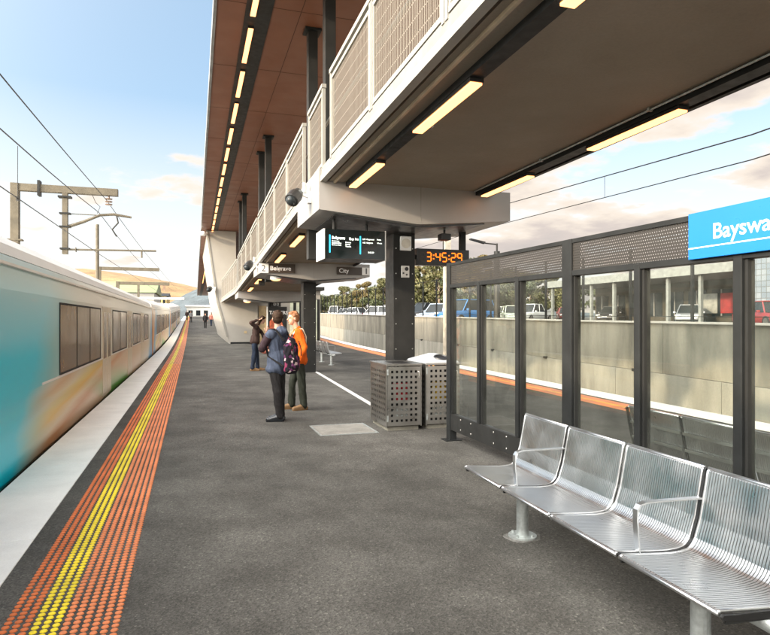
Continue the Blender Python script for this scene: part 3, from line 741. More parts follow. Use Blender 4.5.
# ------------------------------------------------------------------ litter bins
def make_bin(x0, y0, lab, hood, bagc):
    w, d, h = .54, .84, .985; t = thing('litter_bin', lab, 'bin', (x0 + w / 2, y0 + d / 2, 0), 0, 'perforated litter bins by the column')
    def panel(name, org, ux, length, z0, z1, ncol, nrow, hs, parent, marg, th=.006):
        """sheet with square punched holes: real openings"""
        org = Vector(org); ux = Vector(ux); nrm = Vector((ux.y, -ux.x, 0)) * th; b = MB()
        ce = [0]; cw = (length - 2 * marg) / ncol
        for i in range(ncol): c = marg + cw * (i + .5); ce += [c - hs / 2, c + hs / 2]
        ce.append(length); rh = (z1 - z0 - 2 * marg) / nrow; re = [z0]
        for j in range(nrow): c = z0 + marg + rh * (j + .5); re += [c - hs / 2, c + hs / 2]
        re.append(z1)
        for i in range(len(ce) - 1):
            for j in range(len(re) - 1):
                if i % 2 and j % 2: continue
                q = [org + ux * ce[i] + Vector((0, 0, re[j])), org + ux * ce[i + 1] + Vector((0, 0, re[j])), org + ux * ce[i + 1] + Vector((0, 0, re[j + 1])), org + ux * ce[i] + Vector((0, 0, re[j + 1]))]
                b.add(q, [(0, 1, 2, 3)]); b.add([p - nrm for p in q], [(3, 2, 1, 0)])
        return b.build(name, M_steel, parent)
    pf = panel('door', (x0 + .012, y0 - .008, 0), (1, 0, 0), w - .024, .075, h - .04, 6, 10, .036, t, .035)
    panel('side_panel', (x0, y0 + d, 0), (0, -1, 0), d, .06, h - .03, 8, 10, .036, t, .05)
    panel('side_panel', (x0 + w, y0, 0), (0, 1, 0), d, .06, h - .03, 8, 10, .036, t, .05)
    panel('rear_panel', (x0 + w, y0 + d, 0), (-1, 0, 0), w, .06, h - .03, 6, 10, .036, t, .04)
    b = MB(); b.box(x0 - .006, x0 + .008, y0 - .006, y0 + .006, .06, h - .03); b.box(x0 + w - .008, x0 + w + .006, y0 - .006, y0 + .006, .06, h - .03); b.build('corner_trim', M_steel, t)
    for zz in (.14, h - .16):
        b = MB(); b.box(x0 + .004, x0 + .024, y0 - .018, y0 - .008, zz, zz + .09); b.build('hinge', M_galv, pf)
    b = MB(); b.tube([(x0 + w - .055, y0 - .012, h - .21), (x0 + w - .045, y0 - .035, h - .205), (x0 + w - .04, y0 - .035, h - .12), (x0 + w - .055, y0 - .012, h - .115)], .007, 6); b.build('handle', M_steel, pf)
    b = MB(); b.box(x0 - .012, x0 + w + .012, y0 - .018, y0 + d + .01, h - .028, h); lid = b.build('lid', M_steel, t, bevel=.004)
    b = MB(); b.box(x0 + .03, x0 + w - .03, y0 + .04, y0 + d - .04, .0, .058); b.build('plinth', M_concrete, t)
    b = MB(); b.box(x0 + .06, x0 + w - .06, y0 + .06, y0 + d - .08, .09, .88); inner = b.build('inner_bin', mat('bin_liner', (.022, .022, .024), .8), t)
    if bagc:
        b = MB(); b.box(x0 + .115, x0 + w - .20, y0 + .050, y0 + .056, .40, .70); o = b.build('label_panel', bagc, inner)
        b = MB(); b.box(x0 + .115, x0 + w - .20, y0 + .050, y0 + .056, .18, .36); b.build('lower_label', mat('pale_label', (.55, .58, .56), .6, 0, .3, 30), inner)
    if not hood:
        b = MB(); b.box(x0 + .15, x0 + w - .11, y0 + .18, y0 + d - .3, h - .001, h + .004); b.build('opening', M_rub, lid)
    else:
        # low pyramid hood with a dark round hole and a raised rim
        b = MB(); q = [(x0 + .0, y0 + .02), (x0 + w - .0, y0 + .02), (x0 + w, y0 + d - .02), (x0, y0 + d - .02)]; tz = h + .13
        b.add([(x, y, h) for x, y in q] + [(x, y, h + .022) for x, y in q] + [(x0 + w / 2 - .05, y0 + d / 2 - .03, tz), (x0 + w / 2 + .05, y0 + d / 2 - .03, tz), (x0 + w / 2 + .05, y0 + d / 2 + .03, tz), (x0 + w / 2 - .05, y0 + d / 2 + .03, tz)],
              [(0, 1, 5, 4), (1, 2, 6, 5), (2, 3, 7, 6), (3, 0, 4, 7), (4, 5, 9, 8), (5, 6, 10, 9), (6, 7, 11, 10), (7, 4, 8, 11), (8, 9, 10, 11)])
        hd = b.build('hood', mat('white_hood', (.42, .45, .48), .4, 0, .05), t, bevel=.006)
        c = Vector((x0 + w * .60, y0 + .19, h + .075)); nrm = Vector((0, -.27, .96)).normalized(); sx = Vector((1, 0, 0)); sy = nrm.cross(sx); pts = [c + (sx * math.cos(2 * PI * k / 24) * .105 + sy * math.sin(2 * PI * k / 24) * .10) for k in range(25)]
        b = MB(); b.tube(pts, .014, 6, cap=False); b.build('rim', M_rub, hd)
        b = MB(); b.add(pts[:24], [tuple(range(24))]); b.build('opening', M_rub, hd)
    return t
M_redlab = mat('red_label', (.50, .035, .05), .5, 0, .1); M_yellab = mat('yellow_label', (.70, .47, .04), .5, 0, .1)
make_bin(2.725, 8.44, 'perforated steel litter bin with red panel and flat lid before the black column', False, M_redlab)
make_bin(3.345, 8.44, 'perforated steel litter bin with yellow panel and white peaked hood behind windbreak post', True, M_yellab)

# ------------------------------------------------------------------ train
def livery(name, ends):
    """cream body, blue ends, airbrushed orange / yellow / green sash below the windows"""
    m, nt, b, oc = base(name); sp = nt.nodes.new('ShaderNodeSeparateXYZ'); nt.links.new(oc, sp.inputs[0])
    y = sp.outputs[1]; z = sp.outputs[2]
    wob = noise_n(nt, mapping(nt, oc, (1, .15, 1.2)), 1.4, 3)
    yy = math_n(nt, 'ADD', y, math_n(nt, 'MULTIPLY', math_n(nt, 'SUBTRACT', wob, .5), 1.2))
    yy = math_n(nt, 'SUBTRACT', yy, math_n(nt, 'MULTIPLY', math_n(nt, 'SUBTRACT', z, .9), .9))
    f = math_n(nt, 'DIVIDE', yy, 25.3)
    cream = (.74, .69, .58); cr2 = (.66, .66, .60); cy = (.0, .68, .90); bl = (.015, .22, .50); org = (.75, .30, .04)
    if ends == 0: st = [(0, cy), (.070, cy), (.115, (.22, .56, .58)), (.17, (.58, .64, .56)), (.26, cream), (.86, cream), (.92, cr2), (.945, (.16, .40, .60)), (1, bl)]
    else: st = [(0, org), (.035, org), (.045, bl), (.11, (.03, .34, .60)), (.16, cr2), (.3, cream), (.86, cream), (.93, (.2, .4, .6)), (1, bl)]
    c = ramp(nt, st, f).outputs[0]
    # sash: position across height follows a slow diagonal along the car
    g_ = math_n(nt, 'ADD', math_n(nt, 'MULTIPLY', z, .62), math_n(nt, 'MULTIPLY', math_n(nt, 'SUBTRACT', y, 3.2), -.055))
    g_ = math_n(nt, 'ADD', g_, math_n(nt, 'MULTIPLY', noise_n(nt, mapping(nt, oc, (1, .08, 2.5)), 2.0, 3), .16))
    sash = ramp(nt, [(0, (.70, .52, .36)), (.10, (.62, .30, .12)), (.19, (.74, .60, .40)), (.27, (.76, .50, .08)), (.36, (.72, .62, .26)), (.42, (.70, .66, .50)), (.50, (.66, .46, .26)), (.60, (.74, .68, .56))], g_).outputs[0]
    grn = ramp(nt, [(.30, (0,) * 3), (.36, (1,) * 3), (.50, (1,) * 3), (.60, (0,) * 3)], math_n(nt, 'ADD', math_n(nt, 'DIVIDE', y, 25.3), math_n(nt, 'MULTIPLY', z, .22))).outputs[0]
    lowz = ramp(nt, [(.02, (1,) * 3), (.55, (0,) * 3)], z).outputs[0]
    sash = mixc(nt, math_n(nt, 'MULTIPLY', grn, lowz), sash, (.10, .36, .04))
    below = ramp(nt, [(.78, (1,) * 3), (.80, (0,) * 3)], z).outputs[0]
    along = ramp(nt, [(.075, (0,) * 3), (.14, (1,) * 3), (.60, (1,) * 3), (.85, (.25,) * 3), (.93, (0,) * 3)], f).outputs[0]
    k = math_n(nt, 'MULTIPLY', below, along)
    c = mixc(nt, k, c, sash)
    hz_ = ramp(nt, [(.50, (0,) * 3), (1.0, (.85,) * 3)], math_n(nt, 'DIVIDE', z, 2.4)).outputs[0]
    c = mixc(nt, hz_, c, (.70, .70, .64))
    nt.links.new(c, b.inputs['Base Color']); b.inputs['Roughness'].default_value = .32; b.inputs['Coat Weight'].default_value = .1
    return m
M_liv0 = livery('livery_blue_end', 0); M_liv1 = livery('livery_orange_end', 1)
M_roof = mat('train_roof', (.80, .79, .76), .5, 0, .05, 1)
M_tglass = mat('train_glass', (.20, .125, .06), .18, 0, .35, .5, stretch=(1, .6, .3), spec=.2)
M_door = mat('train_door', (.66, .58, .44), .35, 0, .06)
M_under = mat('underframe', (.02, .02, .02), .8)
M_wline = mat('white_trim', (.82, .80, .76), .4, 0, .03)
LC = 25.3
def make_car(label, liv, wins, doors):
    """local: y from 0 (near end) to LC, x centre line at 0, z=0 at platform level; side wall at +-1.43"""
    t = thing('train_carriage', label, 'train', (0, 0, 0), 0, 'carriages of the blue and cream train')
    sidep = [(1.36, -.16), (1.43, -.06), (1.43, 1.95), (1.40, 2.22), (1.36, 2.34)]
    prof = sidep + [(-x, z) for x, z in reversed(sidep)]
    b = MB(); b.prism(prof, 'y', 0.0, LC); b.build('body', liv, t, bevel=.03)
    rp = [(1.362, 2.335), (1.30, 2.47), (1.12, 2.62), (.8, 2.73), (.4, 2.79), (0, 2.81)]; rp = rp + [(-x, z) for x, z in reversed(rp[:-1])]
    b = MB(); b.prism(rp, 'y', .02, LC - .02); rf = b.build('roof', M_roof, t)
    b = MB()
    for y in (4.5, 16.5): b.box(-.6, .6, y, y + 3.6, 2.70, 2.88)
    b.build('air_conditioner', M_roof, rf, bevel=.06)
    for sx in (1, -1):
        for (y0, y1) in wins:
            b = MB(); b.box(min(sx * 1.427, sx * 1.436), max(sx * 1.427, sx * 1.436), y0, y1, .86, 1.86); w = b.build('window', M_tglass, t)
            b = MB(); n = max(1, round((y1 - y0) / 1.5))
            for k in range(1, n): yy = y0 + (y1 - y0) * k / n; b.box(min(sx * 1.434, sx * 1.44), max(sx * 1.434, sx * 1.44), yy - .025, yy + .025, .86, 1.86)
            for (a_, c_) in ((y0 - .03, y0), (y1, y1 + .03)): b.box(min(sx * 1.426, sx * 1.441), max(sx * 1.426, sx * 1.441), a_, c_, .83, 1.89)
            for (a_, c_) in ((.83, .86), (1.86, 1.89)): b.box(min(sx * 1.426, sx * 1.441), max(sx * 1.426, sx * 1.441), y0, y1, a_, c_)
            b.build('frame', M_under, w)
        for (y0, y1) in doors:
            d = None
            for (a, c) in ((y0, (y0 + y1) / 2 - .01), ((y0 + y1) / 2 + .01, y1)):
                b = MB(); b.box(min(sx * 1.428, sx * 1.439), max(sx * 1.428, sx * 1.439), a, c, -.03, 1.93); d = b.build('door', M_door, t, bevel=.004)
                b = MB(); b.box(min(sx * 1.437, sx * 1.443), max(sx * 1.437, sx * 1.443), a + .12, c - .12, .80, 1.80); b.build('window', M_tglass, d)
        b = MB(); b.box(min(sx * 1.426, sx * 1.4365), max(sx * 1.426, sx * 1.4365), 2.4, LC - 2.2, .795, .825); b.build('white_stripe', M_wline, t)
        b = MB(); b.box(min(sx * 1.40, sx * 1.445), max(sx * 1.40, sx * 1.445), .1, LC - .1, 2.205, 2.235); b.build('gutter', M_wline, t)
    b = MB(); b.box(-1.25, 1.25, .6, LC - .6, -.62, -.17)
    for y in (2.4, LC - 5.2): b.box(-1.05, 1.05, y, y + 2.9, -.92, -.62)
    b.build('underframe', M_under, t)
    for y in (2.9, 4.8, LC - 4.7, LC - 2.8):
        for sx in (1, -1):
            b = MB(); b.tube([(sx * .73, y, -.60), (sx * .86, y, -.60)], .43, 24); b.build('wheel', M_rail, t)
    b = MB(); b.box(-.75, .75, LC, LC + .62, -.1, 2.3); b.build('gangway_bellows', M_under, t)
    return t
W0 = [(3.5, 7.6), (9.7, 13.0), (15.1, 18.0), (20.2, 22.4)]; D0 = [(7.95, 9.35), (13.35, 14.75), (18.4, 19.8)]
W1 = [(3.4, 7.4), (9.4, 11.6), (12.0, 14.2), (16.2, 18.4), (20.2, 22.6)]; D1 = [(7.7, 9.1), (14.5, 15.9), (18.7, 20.0)]
c0 = make_car('nearest train carriage with cyan end and orange and green sash below windows', M_liv0, W0, D0)
c1 = make_car('second train carriage with orange and blue end joined beyond the nearest carriage', M_liv1, W1, D1)
XT = -3.26
def place_car(o, y):
    za, zb = zg(y), zg(y + LC); o.location = (XT, y, za); o.rotation_euler = (math.atan2(zb - za, LC), 0, 0)
place_car(c0, 6.35); place_car(c1, 6.35 + 25.95)
o = copy_tree(c1); o['label'] = 'rear train carriage beside the camera, only just outside the photo'; place_car(o, 6.35 - 25.95)
for i, lab in enumerate(('third train carriage along the platform, small in the distance', 'farthest train carriage at the end of the platform')):
    o = copy_tree(c1); o['label'] = lab; place_car(o, 6.35 + 25.95 * (i + 2))

# ------------------------------------------------------------------ overhead line equipment
def wire(lab, pts, r=.011, sag=0):
    P = []
    for a, c in zip(pts, pts[1:]):
        a = Vector(a); c = Vector(c)
        for k in range(8): P.append(a.lerp(c, k / 8) - Vector((0, 0, sag * 4 * (k / 8) * (1 - k / 8))))
    P.append(Vector(pts[-1])); b = MB(); b.tube(P, r, 6); return tag(b.build('overhead_wire', M_wire, smooth=True), lab, 'wire', 'overhead wires above the tracks')
wire('black contact wire, lowest of three above the train', [(-3.2, -8, 3.87), (-3.2, 24, 4.05), (-3.2, 60, 4.5), (-3.2, 140, 6.6)], .011)
wire('black catenary wire, middle of three above the train', [(-3.2, -8, 4.75), (-3.2, 24, 5.55), (-3.2, 60, 5.9), (-3.2, 140, 8)], .013, .28)
wire('black feeder wire, highest of three above the train', [(-2.95, -8, 5.35), (-2.95, 24, 6.02), (-2.95, 60, 6.6), (-2.95, 140, 8.6)], .013, .15)
b = MB(); b.tube([(-3.2, 13.3, 3.97), (-3.2, 13.3, 5.0)], .006, 5); b.box(-3.22, -3.18, 13.27, 13.33, 3.94, 4.02); tag(b.build('dropper', M_wire), 'thin vertical dropper joining the two lower wires over the train', 'wire')
wire('upper black wire crossing the cloudy sky above the windbreak', [(8.6, 0, 4.75), (9.4, 8.2, 4.9), (10.45, 18.5, 5.68), (12.5, 60, 7.0), (17, 130, 9)], .013)
wire('lower black wire crossing the cloudy sky above the windbreak', [(8.6, 0, 4.38), (9.4, 8.2, 4.46), (10.45, 19.2, 5.05), (12.5, 60, 6.2), (17, 130, 8)], .011)
b = MB(); b.tube([(9.85, 12.75, 4.70), (9.85, 12.75, 5.25)], .007, 5); tag(b.build('dropper', M_wire), 'thin vertical dropper joining the two wires above the windbreak', 'wire')

def gantry(y, xl_, xr_, zt, lab, d=.28, base_z=-1.3, sp=0):
    t = thing('gantry', lab, 'gantry', (xl_, y, base_z))
    b = MB(); b.box(xl_ - d / 2, xl_ + d / 2, y - d / 2, y + d / 2, base_z, zt); b.build('post', M_mast, t, bevel=.01)
    b = MB(); b.box(xl_ + d / 2, xr_, y - d * .4, y + d * .4, zt - d, zt - .003); b.build('beam', M_mast, t, bevel=.01)
    b = MB(); b.box(xl_ - .10 - d / 2, xl_ + d / 2 + .10, y - d / 2 - .02, y + d / 2 + .02, zt - 2.0, zt - 1.95); b.build('collar', M_mast, t)
    return t
y = 24.0
t = gantry(y, -5.85, -2.55, 6.42, 'nearest weathered steel gantry over the train carrying insulator and hanging mast', .26)
b = MB(); b.box(-4.37, -4.20, y - .10, y + .10, 4.0, 6.16); m_ = b.build('hanging_mast', M_mast, t)
b = MB(); b.box(-4.46, -4.11, y - .13, y + .13, 5.42, 5.47); b.box(-4.46, -4.11, y - .13, y + .13, 4.95, 5.0); b.box(-4.44, -4.13, y - .14, y + .14, 4.16, 4.22); b.box(-4.50, -4.08, y - .15, y + .15, 6.0, 6.06)
for x in (-5.1,): b.box(x - .04, x + .04, y - .16, y + .16, 6.02, 6.55)
b.build('clamp', M_char, m_)
b = MB(); b.tube([(-4.2, y, 4.98), (-3.7, y, 5.18), (-3.15, y, 5.45), (-2.7, y, 5.50), (-2.10, y, 5.42)], [.06, .055, .05, .05, .04], 8); b.tube([(-4.2, y, 5.45), (-3.2, y, 5.44)], .018, 6); b.build('cantilever', M_mast, t)
b = MB(); b.tube([(-4.2, y, 4.17), (-1.25, y, 4.22)], .035, 8); b.tube([(-1.75, y, 4.22), (-1.75, y, 3.95)], .03, 6); b.tube([(-3.95, y, 4.17), (-3.93, y, 4.171)], .09, 10); b.build('registration_arm', M_mast, t)
b = MB(); b.tube([(-2.86, y, 6.16), (-2.86, y, 6.05)], .03, 8)
for z in (6.06, 5.96, 5.86): b.tube([(-2.86, y, z), (-2.86, y, z - .035)], [.13, .10], 12)
b.build('insulator', M_porc, t, smooth=False)
b = MB(); b.tube([(-2.6, y, 5.45), (-2.55, y, 5.2), (-2.75, y, 4.95), (-2.6, y, 4.7)], .03, 6); b.tube([(-3.4, y, 6.15), (-3.3, y, 5.9), (-3.15, y, 5.75), (-3.25, y, 5.5)], .010, 5); b.build('jumper_cable', M_wire, t)
gantry(40.0, -5.3, -1.9, 4.9, 'slim gantry standing just beyond the nearest gantry', .20)
# slim poles
def pole(x, y, h, lab, r=.09, z0=-1.2, arm=None):
    t = thing('pole', lab, 'pole', (x, y, z0)); b = MB(); b.tube([(x, y, z0), (x, y, z0 + h)], [r, r * .8], 10); b.build('shaft', M_mast, t)
    if arm: b = MB(); b.tube([(x, y, z0 + h - .4), (x + arm, y, z0 + h - .1)], .03, 6); b.build('arm', M_mast, t)
pole(-5.0, 37.0, 8.2, 'slender pole standing behind the train just right of the hanging mast', .11)
t = gantry(58.0, -6.2, -1.9, 5.1, 'pale distant gantry above the train roof with two hanging masts', .28)
b = MB(); b.box(-4.6, -4.4, 57.9, 58.1, 2.6, 4.9); b.build('hanging_mast', M_mast, t); b = MB(); b.box(-2.45, -2.25, 57.9, 58.1, 4.4, 4.9); b.build('insulator', M_porc, t)
t = gantry(92.0, -7, -1.0, 5.0, 'white farthest gantry in front of the blue hills', .30, sp=1)
for o in t.children: o.data.materials[0] = M_signw
def lamp_post(x, y, z0, h, lab):
    t = thing('lamp_post', lab, 'lamp post', (x, y, z0)); b = MB(); b.tube([(x, y, z0), (x, y, z0 + h)], [.08, .06], 10); b.build('shaft', M_mast, t)
    b = MB(); b.box(x - .35, x + .35, y - .12, y + .12, z0 + h, z0 + h + .12); b.box(x - .12, x + .12, y - .2, y + .2, z0 + h - .15, z0 + h); b.build('lamp_head', M_mast, t)
lamp_post(-9.2, 30, -1.3, 6.1, 'short lamp post with flat twin head behind the nearest carriage roof')
pole(-8.4, 32, 5.9, 'short thin post behind the nearest carriage roof', .06)
t = thing('signal', 'small railway signal box on a post behind the nearest carriage roof', 'signal', (-7.4, 30, -1.3))
b = MB(); b.tube([(-7.4, 30, -1.3), (-7.4, 30, 4.1)], .07, 8); b.build('post', M_mast, t); b = MB(); b.box(-7.55, -7.25, 29.85, 30.15, 3.75, 4.65); b.box(-7.25, -6.95, 29.9, 30.0, 4.45, 4.52); b.box(-7.25, -6.98, 29.9, 30.0, 3.95, 4.02); b.build('head', M_mast, t)

# right side mast, lamp
YM = 30.0; XM = xw(YM) - .9
t = thing('catenary_mast', 'pale steel overhead line mast rising behind the left end of the windbreak', 'mast', (XM, YM, -1.2))
b = MB(); b.box(XM - .16, XM + .16, YM - .16, YM + .16, -1.2, 7.2); b.build('post', mat('pale_mast', (.52, .46, .36), .6, .2), t)
b = MB(); b.tube([(XM - .3, YM - .2, 4.5), (XM - .3, YM - .2, 6.6)], .035, 6); b.tube([(XM - 1.0, YM - .1, 4.85), (XM - .3, YM - .1, 5.25), (XM + .5, YM - .1, 5.25)], .04, 6); b.tube([(XM - .3, YM - .1, 5.25), (XM - .9, YM - .1, 5.0)], .05, 6); b.build('bracket', M_wire, t)
YL = 27.5; XLm = xw(YL) + .9; zl = zcp(0, YL)
t = thing('street_lamp', 'dark car park lamp with single thin arm rising behind the windbreak', 'street lamp', (XLm, YL, zl))
b = MB(); b.tube([(XLm, YL, zl), (XLm, YL, 5.15)], [.16, .15], 12); b.tube([(XLm, YL, 5.15), (XLm, YL, 5.55)], .05, 8); b.build('post', M_wire, t)
b = MB(); b.tube([(XLm, YL, 5.5), (XLm - .9, YL, 5.55)], .035, 6); b.build('arm', M_wire, t)
b = MB(); b.prism([(XLm - 1.5, 5.68), (XLm - .7, 5.50), (XLm - .7, 5.60), (XLm - 1.5, 5.74)], 'y', YL - .12, YL + .12); b.build('lamp_head', M_wire, t)

# ------------------------------------------------------------------ station building at the far end of the walkway
YB = 42.0; zb_ = zg(YB)
t = thing('stair_enclosure', 'tall pale panelled wall with slanted left edge reaching up to the canopy', 'wall', (2.6, YB, zb_))
poly = [(.98, 7.66), (2.86, 7.66), (2.86, 3.55), (4.30, 3.55), (4.30, -.1), (2.47, -.1), (2.30, .55), (1.66, 2.95)]
b = MB(); b.prism(poly[::-1], 'y', YB, YB + 17); b.build('wall_panels', M_wallp, t)
b = MB(); b.bar((.965, YB - .01, 7.66), (1.645, YB - .01, 2.95), .12, .06, (0, 1, 0)); b.bar((1.645, YB - .01, 2.95), (2.30, YB - .01, .55), .12, .06, (0, 1, 0)); b.build('edge_trim', M_cream, t)
M_seam = mat('wall_seam', (.36, .34, .30), .7)
for z, x0 in ((6.35, 1.18), (4.95, 1.38), (3.05, 1.66)):
    b = MB(); b.box(x0, 2.85 if z > 3.5 else 4.29, YB - .003, YB + .01, z, z + .018); b.build('seam', M_seam, t)
b = MB(); b.box(2.50, 4.28, YB - .02, YB - .001, zb_ - .05, zb_ + .12); b.build('skirting', M_black, t)
b = MB(); b.box(3.40, 3.58, YB - .03, YB - .001, .78, .94); b.build('socket_plate', mat('tan_plate', (.50, .38, .22), .5), t)
camera(1.52, YB - .25, 3.75, 'small dark camera on the slanted edge of the tall pale wall', 1.5, (-.3, -.9, -.4))
t = thing('floodlight', 'white floodlight at the top of the slanted pale wall edge', 'light', (.9, YB - .3, 7.3)); b = MB(); b.bar((.98, YB - .05, 7.45), (.78, YB - .5, 7.25), .12, .12); b.build('arm', M_signw, t); b = MB(); b.ball((.72, YB - .6, 7.35), .22, .22, .16); b.build('lamp_head', M_signw, t, smooth=True)
t = thing('station_building', 'low station building with beige door and pale glazed strips under the walkway', 'building', (6.5, YB, zb_))
b = MB(); b.box(4.305, 8.7, YB + .25, YB + 17, -.1, 3.75); b.build('wall', M_wallp, t)
b = MB(); b.box(4.305, 8.9, YB - .2, YB + 17.2, 3.76, 4.0); b.build('roof', M_char, t)
d_ = MB(); d_.box(4.40, 4.90, YB + .20, YB + .249, zb_, 2.66); d_.build('door', mat('tan_door', (.48, .35, .19), .5), t)
for k in range(5):
    b = MB(); x = 6.55 + .42 * k; b.box(x, x + .22, YB + .18, YB + .249, .3, 3.1); b.build('window', mat('pale_window', (.62, .66, .52), .25, 0, .1) if k == 0 else bpy.data.materials['pale_window'], t)
    b = MB(); b.box(x + .225, x + .40, YB + .16, YB + .249, .2, 3.15); b.build('mullion', M_char, t)
YP = 27.74
t = thing('poster', 'dark poster with white heading and red orange picture behind the standing men', 'poster', (3.7, YP, 0))
b = MB(); b.box(3.30, 4.16, YP, YP + .055, .12, 2.27); b.build('board', M_rub, t)
b = MB(); b.box(3.245, 3.298, YP - .01, YP + .055, .12, 2.27); b.build('white_frame', M_signw, t)
text('lettering', 'TASTERS', .215, M_front(3.36, YP - .002, 1.93), M_txt, t, .006)
b = MB(); b.prism([(3.36, .5), (4.10, .5), (4.04, 1.3), (3.85, 1.75), (3.55, 1.82), (3.38, 1.6)], 'y', YP - .004, YP - .0005); b.build('picture', mat('red_print', (.55, .12, .05), .5, 0, .5, 6), t)
t = thing('toilet_sign', 'small black sign with two white symbols above the dark poster', 'sign', (3.7, YP, 2.28))
b = MB(); b.box(3.46, 3.88, YP - .01, YP + .055, 2.275, 2.50); b.build('panel', M_rub, t)
for x in (3.55, 3.69):
    b = MB(); b.box(x, x + .10, YP - .014, YP - .0105, 2.33, 2.355); b.box(x, x + .10, YP - .014, YP - .0105, 2.42, 2.445); b.box(x, x + .025, YP - .014, YP - .0105, 2.355, 2.42); b.box(x + .075, x + .10, YP - .014, YP - .0105, 2.355, 2.42)
    b.build('symbol', M_txt, t)
b = MB(); b.box(6.98, 7.42, YB - .05, YB + .0, 2.98, 3.66); t = thing('blue_notice', 'pale blue notice board high on the station building', 'sign', (7.2, YB, 3)); b.build('panel', mat('pale_blue_panel', (.30, .55, .72), .4), t)
b = MB(); b.box(7.04, 7.36, YB - .056, YB - .051, 3.1, 3.3); b.box(7.04, 7.30, YB - .056, YB - .051, 3.4, 3.44); b.build('print', M_txt, t)
# ------------------------------------------------------------------ distance
def house(name, lab, x0, x1, y0, y1, z0, z1, rz, mw, mr, wins, cat='building'):
    t = thing(name, lab, cat, ((x0 + x1) / 2, y0, z0))
    b = MB(); b.box(x0, x1, y0, y1, z0, z1); b.build('wall', mw, t)
    b = MB(); ym = (y0 + y1) / 2; b.prism([(y0 - .4, z1), (ym, rz), (y1 + .4, z1)], 'x', x0 - .4, x1 + .4); b.build('roof', mr, t)
    n, h0, h1 = wins
    for k in range(n):
        w = (x1 - x0) / n; xx = x0 + w * (k + .5); b = MB(); b.box(xx - w * .28, xx + w * .28, y0 - .05, y0 - .002, z0 + h0, z0 + h1); b.build('window', M_carglass, t)
    return t
house('warehouse', 'low building with olive green roof beyond the train behind slim poles', -22, -6.5, 118, 140, -1.4, 6.8, 9.4, M_pale, mat('green_roof', (.22, .26, .13), .6, 0, .15, .3), (7, 4, 6.5))
house('office_building', 'yellow rendered building with dark windows beyond the train carriages', -9.6, -5.6, 150, 175, -1.4, 7.4, 8.6, mat('yellow_render', (.58, .42, .17), .8), M_char, (4, 6.2, 8.0))
house('end_building', 'pale low building closing the far end of the platform', -1.2, 16, 165, 175, -1.4, 5.4, 5.9, M_signw, M_signw, (9, 4.4, 5.8))
def hill(name, mt, y0, depth, x0, x1, f, n=90, m=16):
    b = MB()
    for j in range(m):
        v = j / (m - 1)
        for i in range(n):
            x = x0 + (x1 - x0) * i / (n - 1); y = y0 + depth * v
            s_ = math.sin(v * PI / 2); h = f(x) * s_ + 9 * s_ * mnoise.fractal(Vector((x * .006, y * .006, 3.1)), 1, 2, 4)
            b.v.append((x, y, -2 + h))
    for j in range(m - 1):
        for i in range(n - 1): b.f.append((j * n + i, j * n + i + 1, (j + 1) * n + i + 1, (j + 1) * n + i))
    b.m = [0] * len(b.f); return struct(b.build(name, mt, smooth=True))
hill('hills', mat('golden_grass_hill', (.26, .165, .078), .95, 0, .3, .02, fine=.2, bscale=.3), 1500, 700, -2600, 2600, lambda x: 168 * math.exp(-((x + 420) / 620) ** 2) + 40 * math.exp(-((x - 900) / 900) ** 2))
hill('hills', mat('blue_green_wooded_hill', (.062, .078, .088), .95, 0, .35, .05, fine=.3, bscale=.6), 950, 300, -140, 1300, lambda x: 66 * math.exp(-((x - 40) / 95) ** 2) + 30 * math.exp(-((x - 600) / 500) ** 2))

def at_wall(px, off):
    """point where the sight line through pixel column px meets a line parallel to the wall, off metres behind it"""
    th = R(17.736); c, s = math.cos(th), math.sin(th); l = (px - 385) / 605.
    D = (12.3 + off) / ((l * c + s) - .0565 * (c - l * s)); return D * (l * c + s), D * (c - l * s)
# car park building seen through the glass
t = thing('car_park_building', 'long low building with white flat roof and posts seen through the windbreak glass', 'building', (36, 40, 1.4))
ya, yb = 29.0, 50.5; xa = xw(40) + 20
b = MB(); b.box(xa - 2.2, xa + 12, ya, yb, 4.75, 5.35); b.build('roof', mat('pale_roof', (.15, .155, .145), .7), t)
b = MB(); b.box(xa + 3.2, xa + 11.8, ya + .2, yb - .2, .9, 4.748); b.build('wall', mat('shade_darkened_brick', (.060, .050, .034), .9, 0, .3, 1.5), t)  # wall colour darkened to stand for the shaded interior under the roof
for k in range(8):
    b = MB(); y = ya + .5 + (yb - ya - 1.0) * k / 7; b.box(xa - 1.9, xa - 1.68, y - .11, y + .11, .9, 4.748); b.build('post', bpy.data.materials['pale_roof'], t)
for k in range(9):
    y = ya + .9 + 2.3 * k; b = MB(); b.box(xa + 3.14, xa + 3.198, y, y + 1.75, 2.0, 4.0); w = b.build('window', M_carglass, t)
    b = MB(); b.box(xa + 3.10, xa + 3.138, y + .82, y + .92, 2.0, 4.0); b.build('mullion', M_pale, w)
for k, (mt, nm) in enumerate(((mat('poster_red', (.30, .03, .03), .5), 'red_poster'), (mat('poster_white', (.34, .34, .32), .5), 'white_poster'))):
    b = MB(); b.box(xa + 3.06, xa + 3.12, 33.6 + 2.1 * k, 35.4 + 2.1 * k, 2.2, 3.7); b.build(nm, mt, t)
t = thing('tiled_building', 'blue grey tiled wall seen at the right end of the windbreak glass', 'building', (32, 18, 1.1))
m_, nt_, b_, oc_ = base('blue_tiles'); br = nt_.nodes.new('ShaderNodeTexBrick'); br.inputs['Scale'].default_value = 1.0; br.offset = 0; br.inputs['Brick Width'].default_value = .32; br.inputs['Row Height'].default_value = .32; br.inputs['Mortar Size'].default_value = .02
br.inputs['Color1'].default_value = (.10, .125, .155, 1); br.inputs['Color2'].default_value = (.16, .18, .205, 1); br.inputs['Mortar'].default_value = (.06, .065, .07, 1)
